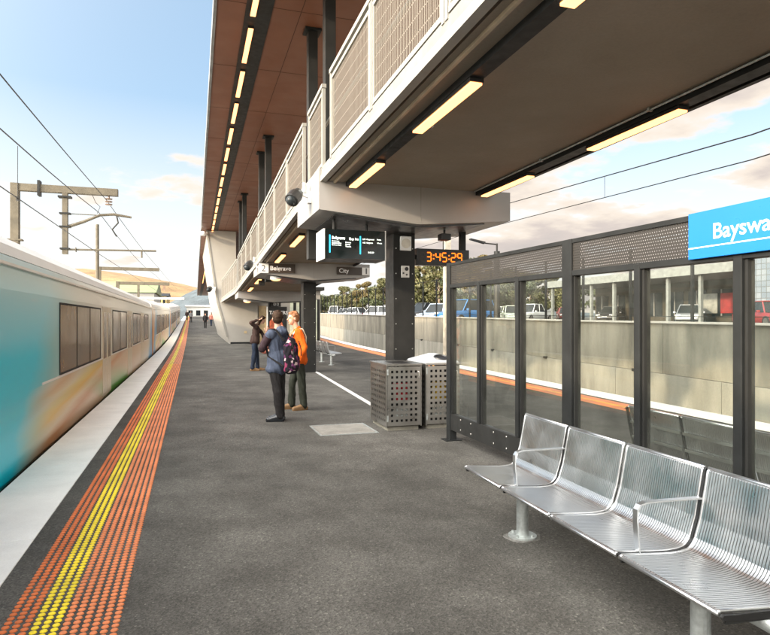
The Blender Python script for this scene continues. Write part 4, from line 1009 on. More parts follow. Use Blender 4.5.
mp = nt_.nodes.new('ShaderNodeMapping'); mp.inputs['Rotation'].default_value = (0, R(90), 0); cx = nt_.nodes.new('ShaderNodeCombineXYZ'); sx = nt_.nodes.new('ShaderNodeSeparateXYZ'); nt_.links.new(oc_, sx.inputs[0]); nt_.links.new(sx.outputs[1], cx.inputs[0]); nt_.links.new(sx.outputs[2], cx.inputs[1]); nt_.links.new(cx.outputs[0], br.inputs['Vector'])
nt_.nodes.remove(mp); nt_.links.new(br.outputs['Color'], b_.inputs['Base Color'])
b = MB(); b.box(xw(14) + 17, xw(14) + 27, 8, 27, .9, 6.2); b.build('wall', m_, t)
b = MB(); b.box(xw(14) + 16.8, xw(14) + 27.2, 7.8, 27.2, 6.2, 6.5); b.build('roof', M_char, t)

# ------------------------------------------------------------------ parked cars
M_tyre = mat('tyre', (.02, .02, .02), .8); M_lampc = mat('headlight_glass', (.6, .6, .58), .1); M_taill = mat('tail_light', (.35, .01, .01), .2)
def paint(name, c):
    m, nt, b, oc = base(name); b.inputs['Base Color'].default_value = (*c, 1); b.inputs['Roughness'].default_value = .3; b.inputs['Coat Weight'].default_value = .8; b.inputs['Metallic'].default_value = .2
    return m
def car(lab, px, off, rz, col, kind='hatch', cat='car'):
    x, y = at_wall(px, off); z = zcp(x, y); t = thing('parked_' + {'ute': 'ute', 'van': 'van'}.get(kind, 'car'), lab, cat, (0, 0, 0), 0, 'vehicles in the car park behind the wall')
    L = {'ute': 5.0, 'van': 4.9}.get(kind, 4.4); H = {'suv': 1.66, 'van': 1.95, 'ute': 1.72}.get(kind, 1.46); W = .88; h0 = .92 if kind in ('suv', 'ute', 'van') else .82
    pm = paint('car_paint', col)
    hl = L / 2
    # stations along the length: (x, z bottom, z top, half width)
    st = [(-hl, .42, .72, W * .80), (-hl + .08, .30, h0 - .02, W * .93), (-hl + .7, .24, h0, W), (0, .24, h0 + .03, W), (hl - 1.1, .24, h0 - .01, W), (hl - .35, .26, h0 - .10, W * .95), (hl - .05, .34, h0 - .22, W * .84), (hl, .45, .6, W * .74)]
    b = MB(); n = 8; V = []
    for (xx, z0, z1, w) in st:
        V += [(xx, -w * .92, z0), (xx, -w, z0 + (z1 - z0) * .35), (xx, -w * .985, z0 + (z1 - z0) * .75), (xx, -w * .90, z1), (xx, w * .90, z1), (xx, w * .985, z0 + (z1 - z0) * .75), (xx, w, z0 + (z1 - z0) * .35), (xx, w * .92, z0)]
    F = []
    for i in range(len(st) - 1):
        for k in range(n): F.append((i * n + k, i * n + (k + 1) % n, (i + 1) * n + (k + 1) % n, (i + 1) * n + k))
    F += [tuple(range(n)), tuple(reversed(range((len(st) - 1) * n, len(st) * n)))]
    b.add(V, F); body = b.build('body', pm, t, smooth=True, bevel=.02)
    xr0, xr1, xb0, xb1 = {'hatch': (-1.5, .55, -hl + .25, hl - 1.15), 'sedan': (-1.0, .45, -hl + .75, hl - 1.25), 'suv': (-1.85, .45, -hl + .12, hl - 1.15), 'ute': (-.65, .55, -.95, hl - 1.3), 'van': (-hl + .15, 1.2, -hl + .06, hl - .7)}[kind]
    wb, wr = W * .88, W * .68; zb2 = h0 + .0; zr2 = H - .05
    cab = lambda e, zt: [(xb0 - e, -wb - e, zb2), (xb1 + e, -wb - e, zb2), (xb1 + e, wb + e, zb2), (xb0 - e, wb + e, zb2), (xr0, -wr, zt), (xr1, -wr, zt), (xr1, wr, zt), (xr0, wr, zt)]
    b = MB(); b.add(cab(0, zr2), [(3, 2, 1, 0), (4, 5, 6, 7), (0, 1, 5, 4), (1, 2, 6, 5), (2, 3, 7, 6), (3, 0, 4, 7)]); b.build('window', M_carglass, t, bevel=.03)
    b = MB(); b.box(xr0 - .04, xr1 + .04, -wr - .02, wr + .02, zr2 - .01, H); 
    for sy in (-1, 1):
        for (xa_, xb_) in ((xb0, xr0), (xb1, xr1), ((xb0 + xb1) / 2 - .1, (xr0 + xr1) / 2 - .1)): b.bar((xa_, sy * wb, zb2 - .02), (xb_, sy * (wr + .005), zr2), .07, .05)
    b.build('roof', pm, t, bevel=.03)
    if kind == 'ute':
        b = MB(); b.box(-hl + .1, -1.0, -W * .92, W * .92, h0, h0 + .22); b.build('tray', pm, t, bevel=.02)
    for sx_ in (-hl + .85, hl - .9):
        for sy in (-1, 1):
            b = MB(); b.tube([(sx_, sy * (W - .17), .32), (sx_, sy * (W + .01), .32)], .32, 18); w = b.build('wheel', M_tyre, t); b = MB(); b.tube([(sx_, sy * (W), .32), (sx_, sy * (W + .02), .32)], .20, 14); b.build('rim', M_steel, w)
    for sy in (-1, 1):
        b = MB(); b.box(hl - .24, hl - .03, sy * W * .66 - .17, sy * W * .66 + .17, h0 - .24, h0 - .12); b.build('headlight', M_lampc, t)
        b = MB(); b.box(-hl - .01, -hl + .1, sy * W * .72 - .10, sy * W * .72 + .10, h0 - .25, h0 - .06); b.build('tail_light', M_taill, t)
        b = MB(); b.box(xb1 - .35, xb1 - .2, sy * (W + .08) - .08, sy * (W + .08) + .08, h0, h0 + .13); b.build('mirror', pm, t, bevel=.02)
    b = MB(); b.box(hl - .012, hl + .006, -.22, .22, .45, .56); b.build('number_plate', M_signw, t)
    t.location = (x, y, z); t.rotation_euler = (0, 0, R(rz))
car('white van parked farthest left behind the wall near the treeline', 336, 5, -120, (.75, .74, .70), 'van', 'van')
car('silver car parked just right of the white van', 349, 4, -75, (.45, .46, .47), 'hatch')
car('white car parked left of the brown pole behind the wall', 358, 3, -60, (.72, .72, .70), 'sedan')
car('dark sedan parked just left of the black column behind the wall', 373, 3, 165, (.03, .035, .05), 'sedan')
car('pale grey car half hidden by the left side of the black column', 386, 3, -40, (.55, .55, .54), 'hatch')
car('dark grey sedan parked just right of the black column', 425, 4.5, 200, (.05, .055, .06), 'suv')
car('pale blue car parked between dark grey car and windbreak post', 441, 3.0, 215, (.38, .47, .58), 'hatch')
car('bright blue car seen through the leftmost windbreak pane', 466, 3.0, 200, (.03, .17, .42), 'suv')
car('silver hatchback seen through the second windbreak pane', 497, 14, 230, (.42, .42, .43), 'hatch')
car('pale green car at the right edge of the second windbreak pane', 512, 12, 250, (.46, .50, .42), 'hatch')
car('white ute seen through the third windbreak pane', 533, 17, 205, (.72, .72, .70), 'ute', 'ute')
car('red car seen behind white ute in the third windbreak pane', 566, 22, 240, (.16, .02, .02), 'hatch')
car('dark car under the white roofed building in the fourth pane', 612, 21.5, 215, (.06, .06, .065), 'sedan')
car('silver car below the posters in the fifth windbreak pane', 690, 21.0, 220, (.40, .42, .45), 'hatch')
car('red car at the far right windbreak pane by the tiled wall', 768, 16, 250, (.20, .02, .02), 'hatch')

# ------------------------------------------------------------------ trees
def leafmat(name, a, c_):
    m, nt, b, oc = base(name)
    n = noise_n(nt, oc, .9, 4); n2 = noise_n(nt, oc, 14, 1)
    c = ramp(nt, [(.3, a), (.7, c_)], n).outputs[0]; g2 = ramp(nt, [(.3, (.6,) * 3), (.7, (1.45,) * 3)], n2).outputs[0]
    nt.links.new(mixc(nt, 1., c, g2, 'MULTIPLY'), b.inputs['Base Color']); b.inputs['Roughness'].default_value = .6; b.inputs['Subsurface Weight'].default_value = 0
    return m
M_leafA = leafmat('olive_leaves', (.055, .060, .020), (.120, .110, .036)); M_leafB = leafmat('dark_leaves', (.030, .042, .016), (.075, .085, .028)); M_leafC = leafmat('warm_leaves', (.10, .078, .026), (.155, .115, .04))
M_bark = mat('bark', (.20, .155, .11), .9, 0, .3, 3, .3, 15)
def make_tree(h, spread, nclump, leaves, lm, sd, low=.3, leaf=.2, csz=.9):
    rnd = random.Random(sd); t = thing('tree', 'tree', 'tree', (0, 0, 0), 0, 'trees beyond the car park')
    tr = MB(); cr = MB()
    top = Vector((rnd.uniform(-.3, .3), rnd.uniform(-.3, .3), h * .62)); mid = Vector((rnd.uniform(-.25, .25), rnd.uniform(-.25, .25), h * .3))
    tr.tube([(0, 0, -.3), mid, top], [.22 * h / 7, .17 * h / 7, .08 * h / 7], 8)
    for i in range(nclump):
        a = rnd.uniform(0, 2 * PI); rr = math.sqrt(rnd.random()) * spread; zz = h * (low + (1 - low) * rnd.random() ** .8) 
        rr *= math.sqrt(max(.06, 1 - ((zz / h - .55) / .5) ** 2)) if zz > h * .55 else 1
        c = Vector((rr * math.cos(a), rr * math.sin(a), min(zz, h - .3)))
        k = min(max((c.z - .3 * h) / h, .1), .55); s0 = mid.lerp(top, min(1, max(0, (c.z * .75 - mid.z) / max(.1, top.z - mid.z)))); 
        tr.tube([s0, s0.lerp(c, .5) + Vector((0, 0, .15)), c], [.06 * h / 7, .04 * h / 7, .012], 5)
        sz = csz * rnd.uniform(.55, 1.15); sq = rnd.uniform(.5, .75)
        for j in range(leaves // nclump):
            u = Vector((rnd.gauss(0, 1), rnd.gauss(0, 1), rnd.gauss(0, 1))).normalized() * sz * rnd.random() ** .45; p = c + Vector((u.x, u.y, u.z * sq))
            n1 = Vector((rnd.gauss(0, 1), rnd.gauss(0, 1), rnd.gauss(0, .8))).normalized(); n2 = n1.orthogonal().normalized(); n3 = n1.cross(n2); l = leaf * rnd.uniform(.6, 1.4)
            cr.add([p - n2 * l, p + n3 * l * .42, p + n2 * l, p - n3 * l * .42], [(0, 1, 2, 3)])
    tr.build('trunk', M_bark, t, smooth=True); cr.build('crown', lm, t); return t
protos = {'gum': make_tree(8, 2.6, 17, 8200, M_leafA, 3, .42, .17, 1.0), 'gum2': make_tree(8, 2.3, 12, 7000, M_leafC, 11, .5, .17, .95), 'bush': make_tree(5, 2.5, 18, 5200, M_leafB, 5, .08, .2, 1.25), 'bush2': make_tree(5, 2.2, 15, 4600, M_leafA, 8, .12, .2, 1.15), 'dense': make_tree(8, 2.8, 26, 9500, M_leafB, 21, .2, .2, 1.3)}
usedt = set()
def tree(kind, px, off, h, lab, rz=0):
    o = protos[kind] if kind not in usedt else copy_tree(protos[kind]); usedt.add(kind)
    base_h = {'gum': 8, 'gum2': 8, 'bush': 5, 'bush2': 5, 'dense': 8}[kind]; x, y = at_wall(px, off); k = h / base_h
    o.location = (x, y, zcp(x, y) - .1); o.scale = (k, k, k); o.rotation_euler = (0, 0, R(rz)); o['label'] = lab
tree('gum', 346, 11, 6.2, 'tall open gum tree left of the brown pole above the wall', 20)
tree('gum2', 364, 12, 6.6, 'thin warm gum tree behind the brown pole above the wall', 80)
tree('gum', 386, 9, 5.6, 'gum tree touching the left side of the black column', 140)
tree('gum2', 421, 10, 6.4, 'warm gum tree just right of the black column', 200)
tree('gum', 439, 10, 6.6, 'tall gum tree between the black column and windbreak', 260)
tree('dense', 405, 18, 8.0, 'dense tree mostly hidden behind the black column', 30)
tree('dense', 462, 12, 6.4, 'dense tree behind the bright blue car', 70)
tree('gum2', 478, 9, 5.8, 'warm tree at the right of the leftmost windbreak pane', 40)
tree('dense', 495, 22, 6.2, 'dark tree behind silver hatchback in the second windbreak pane', 110)
tree('gum', 512, 20, 5.6, 'olive tree at the right of the second windbreak pane', 170)
tree('dense', 530, 26, 6.0, 'dense tree behind the white ute', 220)
tree('gum', 548, 27, 5.8, 'olive tree at the right of the third windbreak pane', 300)
tree('dense', 572, 40, 6.2, 'dense tree behind left end of the white roofed building', 10)
tree('dense', 600, 44, 6.4, 'dense tree rising behind the white roofed building', 95)
tree('gum', 640, 46, 6.2, 'olive tree rising behind the white roofed building', 200)
tree('dense', 690, 44, 6.0, 'dark tree rising behind the posters of the white roofed building', 60)
tree('bush', 322, 9, 4.9, 'small dark bush at the left end of the treeline', 52)
tree('bush2', 331, 14, 5.6, 'round bush above white van in the treeline', 245)
tree('bush', 340, 12, 4.8, 'low olive bush right of the white van', 34)
tree('bush2', 350, 10, 4.5, 'dark bush below the tall gum tree', 281)
tree('bush', 358, 15, 5.9, 'olive bush left of the brown pole', 30)
tree('bush2', 369, 13, 4.9, 'dark bush right of the brown pole', 274)
tree('bush', 379, 11, 5.0, 'low bush near the left edge of the black column', 88)
tree('bush2', 418, 9, 5.8, 'dark bush below the warm gum tree right of the column', 134)
tree('bush', 430, 14, 4.9, 'olive bush behind the dark grey sedan', 13)
tree('bush2', 446, 12, 5.8, 'dark bush left of the windbreak corner post', 133)
tree('bush', 505, 20, 5.8, 'olive bush behind the pale green car', 99)
tree('bush2', 556, 27, 4.8, 'dark bush behind red car in the third pane', 148)

# ------------------------------------------------------------------ people
def fused(name, build, mt, parent, vox=.012, smooth=3, org=(0, 0, 0), fold=0):
    """union of tapered pieces fused into one continuous skin"""
    b = MB(); build(b); me = bpy.data.meshes.new('tmp'); me.from_pydata(b.v, [], b.f); me.update()
    o = bpy.data.objects.new('tmp', me); COL.objects.link(o)
    r = o.modifiers.new('r', 'REMESH'); r.mode = 'VOXEL'; r.voxel_size = vox; r.use_smooth_shade = True
    s_ = o.modifiers.new('s', 'SMOOTH'); s_.iterations = smooth; s_.factor = .5
    dg = bpy.context.evaluated_depsgraph_get(); m2 = bpy.data.meshes.new_from_object(o.evaluated_get(dg)); bpy.data.objects.remove(o)
    if fold:                                            # creases modelled into the cloth
        nn_ = [v.normal.copy() for v in m2.vertices]; cc_ = [v.co.copy() for v in m2.vertices]; out_ = []
        for p, vn in zip(cc_, nn_):
            q = Vector((p.x * 9, p.y * 9, p.z * 5 + 2 * math.sin(p.x * 7)))
            w_ = p + vn * fold * ((mnoise.fractal(q, 1, 2, 3) - .15) + .6 * (abs(mnoise.noise(q * 2.3)) - .2)); out_ += [w_.x, w_.y, w_.z]
        m2.vertices.foreach_set('co', out_)
        m2.update()
    m2.transform(Matrix.Translation(org)); m2.materials.clear(); m2.materials.append(mt); m2.name = name
    return link(name, m2, parent)
def cloth(name, col, fold=.35, scale=18, pattern=None):
    m, nt, b, oc = base(name); n = noise_n(nt, mapping(nt, oc, (1, 1, .5)), scale, 4)
    c = ramp(nt, [(.3, tuple(k * .72 for k in col)), (.7, tuple(min(1, k * 1.25) for k in col))], n).outputs[0]
    if pattern:
        v = nt.nodes.new('ShaderNodeTexVoronoi'); v.inputs['Scale'].default_value = 22; nt.links.new(oc, v.inputs['Vector']); c = ramp(nt, pattern, v.outputs['Color'], 'CONSTANT').outputs[0]
    nt.links.new(c, b.inputs['Base Color']); b.inputs['Roughness'].default_value = .85; b.inputs['Specular IOR Level'].default_value = .2
    bp = nt.nodes.new('ShaderNodeBump'); bp.inputs['Strength'].default_value = fold; bp.inputs['Distance'].default_value = .03; nt.links.new(noise_n(nt, mapping(nt, oc, (1, 1, .45)), 11, 4), bp.inputs['Height']); nt.links.new(bp.outputs[0], b.inputs['Normal'])
    return m
M_skin = mat('skin', (.52, .30, .21), .5, 0, .08, 6); M_skin2 = mat('ruddy_skin', (.56, .29, .19), .5, 0, .08, 6)
M_eye = mat('eye', (.02, .015, .012), .2)
V3 = Vector
def hand_bones(b, wrist, direc, palmn, s=1.0, curl=.5, side=1):
    """palm, four unequal bent fingers and a thumb leaving the side of the palm"""
    d = V3(direc).normalized(); pn = V3(palmn); pn = (pn - d * pn.dot(d)).normalized(); w = d.cross(pn).normalized() * side; wrist = V3(wrist)
    pc = wrist + d * .085 * s
    for k in (-1, -.33, .33, 1): b.capsule(wrist + w * k * .018 * s, pc + w * k * .032 * s, .014 * s, .012 * s, n=8)
    for k, L in ((-1, .062), (-.33, .074), (.33, .080), (1, .070)):
        p0 = pc + w * k * .031 * s; a1 = curl * .7; a2 = curl * 1.6
        d1 = d * math.cos(a1) + pn * math.sin(a1); d2 = d * math.cos(a2) + pn * math.sin(a2)
        p1 = p0 + d1 * L * .55 * s; p2 = p1 + d2 * L * .5 * s; b.capsule(p0, p1, .0095 * s, .0088 * s, n=8); b.capsule(p1, p2, .0088 * s, .0075 * s, n=8)
    t0 = wrist + d * .03 * s + w * .03 * s; t1 = t0 + (d * .6 + w * .75 + pn * .25).normalized() * .04 * s; t2 = t1 + (d * .9 + w * .25 + pn * .35).normalized() * .032 * s
    b.capsule(t0, t1, .013 * s, .011 * s, n=8); b.capsule(t1, t2, .011 * s, .009 * s, n=8)
def person(label, loc, J, F, hf, mats, detail=True, hairlen=0, coat=.86, cat='person', group=None, hood=False, sleeve_m=None):
    """J: joints relative to loc. F: chest direction, hf: face direction"""
    t = thing('person', label, cat, loc, 0, group); F = V3(F).normalized(); hf = V3(hf).normalized(); up = V3((0, 0, 1)); hs = hf.cross(up).normalized(); sdv = F.cross(up).normalized()
    hu = hs.cross(hf).normalized()
    j = {k: V3(v) for k, v in J.items()}
    vox = .009 if detail else .02
    hd = j['head']; HM = Matrix((hs, hf, hu)).transposed()
    def hp(x, y, z): return hd + HM @ V3((x, y, z))
    chest = (j['shl'] + j['shr']) / 2; pel = (j['hipl'] + j['hipr']) / 2; waist = chest.lerp(pel, .62)
    def body(b):
        b.ball(hp(0, .0, .03), .076, .094, .095, HM); b.ball(hp(0, .03, -.045), .056, .066, .072, HM)
        b.capsule(hp(0, .055, -.085), hp(0, .07, -.09), .026, .022, n=10)
        if detail:
            b.capsule(hp(0, .088, .012), hp(0, .112, -.022), .010, .0155, n=8)
            for s_ in (-1, 1):
                b.ball(hp(s_ * .078, -.005, -.005), .010, .020, .031, HM, n=8, m=6); b.capsule(hp(s_ * .02, .083, .03), hp(s_ * .045, .072, .028), .011, .010, n=8)
            b.capsule(hp(-.018, .088, -.055), hp(.018, .088, -.055), .010, .010, n=8)
        b.capsule(chest + V3((0, 0, .02)), hp(0, -.015, -.06), .058, .050)
        b.capsule(waist, chest - V3((0, 0, .07)), .13, .15, F, .62); b.capsule(pel, waist, .118, .12, F, .62)
        for s_ in 'lr':
            b.capsule(j['sh' + s_], j['el' + s_], .048, .038); b.capsule(j['el' + s_], j['wr' + s_], .038, .026)
            b.capsule(j['hip' + s_], j['kn' + s_], .064, .048); b.capsule(j['kn' + s_], j['an' + s_], .046, .036); b.capsule(j['an' + s_] - V3((0, 0, .03)), j['to' + s_], .035, .03)
            dd = (j['wr' + s_] - j['el' + s_]).normalized()
            hdv = j.get('hd' + s_); dd = hdv if hdv is not None else dd
            if detail: hand_bones(b, j['wr' + s_], dd, F if abs(dd.dot(F)) < .8 else up, 1.0, .55, 1 if s_ == 'l' else -1)
            else: b.capsule(j['wr' + s_], j['wr' + s_] + dd * .11, .035, .03)
    fused('body', body, mats['skin'], t, vox * .8, 2, loc)
    if detail:
        b = MB()
        for s_ in (-1, 1): b.ball(V3(loc) + hp(s_ * .032, .083, .012), .010, .008, .007, HM, n=8, m=6)
        b.build('eyes', M_eye, t, smooth=True)
        b = MB(); b.capsule(V3(loc) + hp(-.020, .0985, -.056), V3(loc) + hp(.020, .0985, -.056), .0035, .0035, n=6); b.build('mouth', mat('lips', (.33, .12, .10), .5) if 'lips' not in bpy.data.materials else bpy.data.materials['lips'], t)
    def hair(b):
        b.ball(hp(0, -.018, .052), .088, .098, .086, HM); b.ball(hp(0, -.045, .0), .080, .072, .085, HM)
        b.ball(hp(0, .05, .095), .062, .045, .032, HM)
        rh = random.Random(5)
        for q in range(46 if detail else 0):
            a_ = rh.uniform(0, 2 * PI); e_ = rh.uniform(-.35, 1.4); y_ = -.018 + .092 * math.cos(e_) * math.sin(a_)
            if y_ > .045 and e_ < .9: continue
            b.ball(hp(.084 * math.cos(e_) * math.cos(a_), y_, .05 + .084 * math.sin(e_)), .017, n=6, m=5)
        if hairlen: b.capsule(hp(0, -.06, .02), hp(0, -.085, -.10 - hairlen), .075, .05)
    ho = fused('hair', hair, mats['hair'], t, vox, 2, loc)
    def trousers(b):
        b.capsule(pel + V3((0, 0, -.04)), pel + V3((0, 0, .06)), .16, .15, F, .72)
        for s_ in 'lr':
            b.capsule(j['hip' + s_] - V3((0, 0, .03)), j['kn' + s_], .088, .072); b.capsule(j['kn' + s_], j['an' + s_] + V3((0, 0, .02)), .074, .066)
            m_ = j['kn' + s_].lerp(j['an' + s_], .85); b.capsule(m_, j['an' + s_] + V3((0, 0, .005)), .066, .072)
    fused('trousers', trousers, mats['legs'], t, vox * 1.2, 2, loc, .014 if detail else 0)
    def top(b):
        b.capsule(waist + V3((0, 0, -.02)), chest - V3((0, 0, .09)), .165, .178, F, .70); lo = waist.lerp(V3((pel.x, pel.y, loc[2] * 0 + coat)), 1.0)
        b.capsule(lo + V3((0, 0, .05)), waist, .198, .17, F, .86); b.capsule(j['shl'] - V3((0, 0, .02)), j['shr'] - V3((0, 0, .02)), .068, .068); b.capsule(chest - V3((0, 0, .02)), chest + V3((0, 0, .06)), .10, .068)
        for s_ in 'lr':
            if sleeve_m is None: b.capsule(j['sh' + s_], j['el' + s_], .072, .060); b.capsule(j['el' + s_], j['el' + s_].lerp(j['wr' + s_], .93), .060, .045)
            else: b.capsule(j['sh' + s_], j['sh' + s_].lerp(j['el' + s_], .12), .076, .07)
        if hood: b.capsule(chest + V3((0, 0, .07)) - F * .07, chest + V3((0, 0, .03)) - F * .11, .10, .10, F, .7)
    tp_ = fused('jacket', top, mats['top'], t, vox * 1.2, 2, loc, .016 if detail else 0)
    if sleeve_m is not None:
        for s_ in 'lr':
            def slv(b): b.capsule(j['sh' + s_], j['el' + s_], .068, .062); b.capsule(j['el' + s_], j['el' + s_].lerp(j['wr' + s_], .93), .062, .046)
            fused('sleeve', slv, sleeve_m, t, vox * 1.2, 2, loc, .012)
    for s_ in 'lr':
        def shoe(b):
            a = j['an' + s_]; to = j['to' + s_]; d = (to - a); d.z = 0; d.normalize(); hl_ = V3((a.x, a.y, .04)) - d * .045
            b.capsule(hl_, V3((to.x, to.y, .037)), .040, .036); b.capsule(V3((a.x, a.y, .12)), V3((a.x, a.y, .045)) + d * .02, .046, .044); b.capsule(V3((a.x, a.y, .07)) + d * .03, V3((to.x, to.y, .042)) - d * .03, .045, .035)
            b.capsule(hl_ - V3((0, 0, .022)), V3((to.x, to.y, .016)), .036, .034)
        fused('shoe', shoe, mats['shoe'], t, vox, 2, loc)
    return t, j, chest, F
M_hairD = mat('dark_brown_hair', (.032, .018, .011), .7, 0, .4, 30, .4, 90, spec=.15); M_hairR = mat('red_blond_hair', (.22, .085, .03), .6, 0, .35, 30, .4, 90)
M_denim = cloth('washed_denim', (.075, .090, .130)); M_blackc = cloth('black_cotton', (.022, .02, .02)); M_plum = cloth('dark_plum_knit', (.042, .024, .028)); M_hivis = cloth('orange_hi_vis', (.82, .135, .012), .6); M_olive = cloth('dark_olive_cotton', (.035, .038, .028))
M_jeans = cloth('navy_jeans', (.022, .03, .05)); M_dkbrown = cloth('dark_brown_knit', (.05, .03, .025)); M_boot = mat('black_leather', (.018, .02, .023), .22, 0, .2); M_tan = mat('tan_leather', (.24, .135, .06), .6, 0, .2, 8)
# man in the denim vest
P1 = (1.288, 9.88, 0)
J1 = dict(head=(.045, .02, 1.655), shl=(-.09, -.12, 1.41), shr=(.17, .13, 1.41), ell=(-.21, -.06, 1.17), wrl=(-.13, .06, 1.40), elr=(.20, .30, 1.15), wrr=(.06, .42, 1.12), hipl=(-.02, -.06, .90), hipr=(.10, .06, .90), knl=(.03, -.09, .49), knr=(.10, .06, .49), anl=(.06, -.07, .09), anr=(.10, .09, .09), tol=(-.12, -.05, .03), tor=(-.08, .11, .03), hdl=(.35, .25, .9))
person('man in blue denim vest and black trousers with one hand raised to his chin', P1, J1, (-.72, .70, 0), (.12, .98, .06), dict(skin=M_skin, hair=M_hairD, top=M_denim, legs=M_blackc, shoe=M_boot), coat=.80, hood=True, sleeve_m=M_plum)
# his backpack
M_floral = cloth('floral_print', (.1, .03, .06), .2, 18, [(0, (.016, .013, .018)), (.56, (.25, .045, .10)), (.64, (.50, .36, .36)), (.71, (.11, .03, .09)), (.80, (.02, .016, .02)), (.92, (.38, .15, .22))])
t = thing('backpack', 'floral backpack with black pockets hanging on the back of the denim vest man', 'backpack', (1.52, 9.70, 1.08))
bF = V3((.72, -.70, 0)); bs = V3((.70, .72, 0)); bc = V3(P1) + V3((.04, 0, 0)) + bF * .265
def bag(b): b.capsule(bc + V3((0, 0, .86)), bc + V3((0, 0, 1.22)), .165, .15, bF, .62); b.capsule(bc + V3((0, 0, 1.2)) , bc + V3((0, 0, 1.30)), .15, .10, bF, .6)
fused('bag', bag, M_floral, t, .012, 2, fold=.012)
def pock(b): b.capsule(bc + bF * .085 + V3((0, 0, .90)), bc + bF * .085 + V3((0, 0, 1.02)), .115, .11, bF, .40)
fused('pocket', pock, M_floral, t, .01, 2)
b = MB()
pa = [bc + bF * .08 + V3((0, 0, 1.30)), bc + bF * .125 + V3((0, 0, 1.17)), bc + bF * .125 + V3((0, 0, 1.06))]
for s_ in (-1, 1): b.tube([p + bs * .10 * s_ for p in pa], .008, 6)
b.tube([bc + V3((0, 0, 1.36)), bc + V3((0, 0, 1.41)) + bs * .03, bc + V3((0, 0, 1.36)) + bs * .06], .010, 6); b.build('zip_pull', M_blackc, t)
for s_ in (-1, 1):
    b = MB(); c = V3(P1) + V3((.04, 0, 0)); pts = [bc + bs * .10 * s_ - bF * .06 + V3((0, 0, 1.30)), c + bs * .125 * s_ + bF * .06 + V3((0, 0, 1.482)), c + bs * .13 * s_ - bF * .06 + V3((0, 0, 1.478)), c + bs * .145 * s_ - bF * .15 + V3((0, 0, 1.34)), c + bs * .165 * s_ - bF * .06 + V3((0, 0, 1.06)), bc + bs * .15 * s_ - bF * .04 + V3((0, 0, .90))]
    for p, q in zip(pts, pts[1:]): b.bar(p, q, .045, .014, bF)
    b.build('strap', M_blackc, t, bevel=.004)
# man in orange
P2 = (1.86, 11.05, 0)
J2 = dict(head=(-.085, .0, 1.665), shl=(-.02, -.20, 1.42), shr=(.0, .20, 1.42), ell=(.07, -.27, 1.14), wrl=(-.03, -.26, .90), elr=(-.17, .24, 1.22), wrr=(-.235, .12, 1.40), hipl=(.02, -.09, .90), hipr=(-.0, .09, .90), knl=(.05, -.10, .49), knr=(-.09, .09, .49), anl=(.09, -.10, .09), anr=(-.10, .10, .09), tol=(.26 - .05, -.24, .03), tor=(-.29, .08, .03), hdr=(-.05, -.25, .95))
J2['tol'] = (-.10, -.15, .03)
tm, jm, cm, Fm = person('red haired man in bright orange jacket with pale reflective straps facing left', P2, J2, (-1, -.10, 0), (-.97, -.22, .0), dict(skin=M_skin2, hair=M_hairR, top=M_hivis, legs=M_olive, shoe=M_tan), coat=.84)
b = MB(); c = V3(P2)
for s_ in (-1, 1):
    for k in range(1):
        pts = [c + V3((.125, .11 * s_, 1.10)), c + V3((.125, .12 * s_, 1.34)), c + V3((.06, .125 * s_, 1.482)), c + V3((-.05, .125 * s_, 1.475)), c + V3((-.135, .11 * s_, 1.34)), c + V3((-.14, .10 * s_, 1.10))]
        for p, q in zip(pts, pts[1:]): b.bar(p, q, .05, .012, (1, 0, .2))
b.build('reflective_strap', mat('reflective_tape', (.72, .62, .45), .4), tm)
# woman
P3 = (1.985, 20.1, 0)
J3 = dict(head=(.22, -.01, 1.655), shl=(.0, -.17, 1.44), shr=(.06, .17, 1.42), ell=(-.17, -.28, 1.56), wrl=(.07, -.14, 1.66), elr=(.24, .26, 1.22), wrr=(.30, .14, 1.05), hipl=(-.03, -.08, .92), hipr=(.0, .09, .92), knl=(-.05, -.10, .50), knr=(.06, .10, .50), anl=(-.10, -.10, .09), anr=(.08, .10, .09), tol=(.10, -.12, .03), tor=(.28, .08, .03), hdl=(.9, .25, .15))
person('woman in dark brown top and navy jeans with one arm raised behind her head', P3, J3, (.97, -.1, 0), (.93, .2, -.28), dict(skin=M_skin, hair=M_hairD, top=M_dkbrown, legs=M_jeans, shoe=M_tan), coat=.90, hairlen=.06)
t = thing('handbag', 'small red brown bag hanging at the hip of the woman in navy jeans', 'bag', (2.29, 19.95, .55))
def hb(b): b.capsule((2.27, 19.95, .62), (2.29, 19.95, .92), .12, .10, (0, 1, 0), .5)
fused('bag', hb, mat('red_brown_leather', (.34, .10, .07), .5, 0, .3, 12), t, .012, 2)
b = MB(); b.tube([(2.20, 19.95, .95), (2.18, 20.02, 1.2), (2.26, 20.18, 1.06), (2.36, 19.98, .95)], .010, 6); b.build('strap', M_blackc, t)
# distant figures
def walker(label, x, y, face, top, legs, hair=M_hairD, step=.16):
    F = V3((math.sin(R(face)), math.cos(R(face)), 0)); s_ = F.cross(V3((0, 0, 1)))
    q = lambda a, c, z: tuple(F * a + s_ * c + V3((0, 0, z)))
    J = dict(head=q(.03, 0, 1.64), shl=q(0, -.19, 1.41), shr=q(0, .19, 1.41), ell=q(-.06, -.25, 1.13), wrl=q(.08, -.24, .92), elr=q(.0, .25, 1.13), wrr=q(-.1, .24, .9), hipl=q(0, -.09, .9), hipr=q(0, .09, .9), knl=q(step * .7, -.09, .49), knr=q(-step * .3, .09, .49), anl=q(step, -.09, .09), anr=q(-step, .09, .09), tol=q(step + .17, -.1, .03), tor=q(-step + .17, .1, .03))
    person(label, (x, y, zg(y)), J, F, F, dict(skin=M_skin, hair=hair, top=top, legs=legs, shoe=M_boot), detail=False)
walker('distant person in black coat walking along the far platform', 1.55, 74, 185, M_blackc, M_blackc)
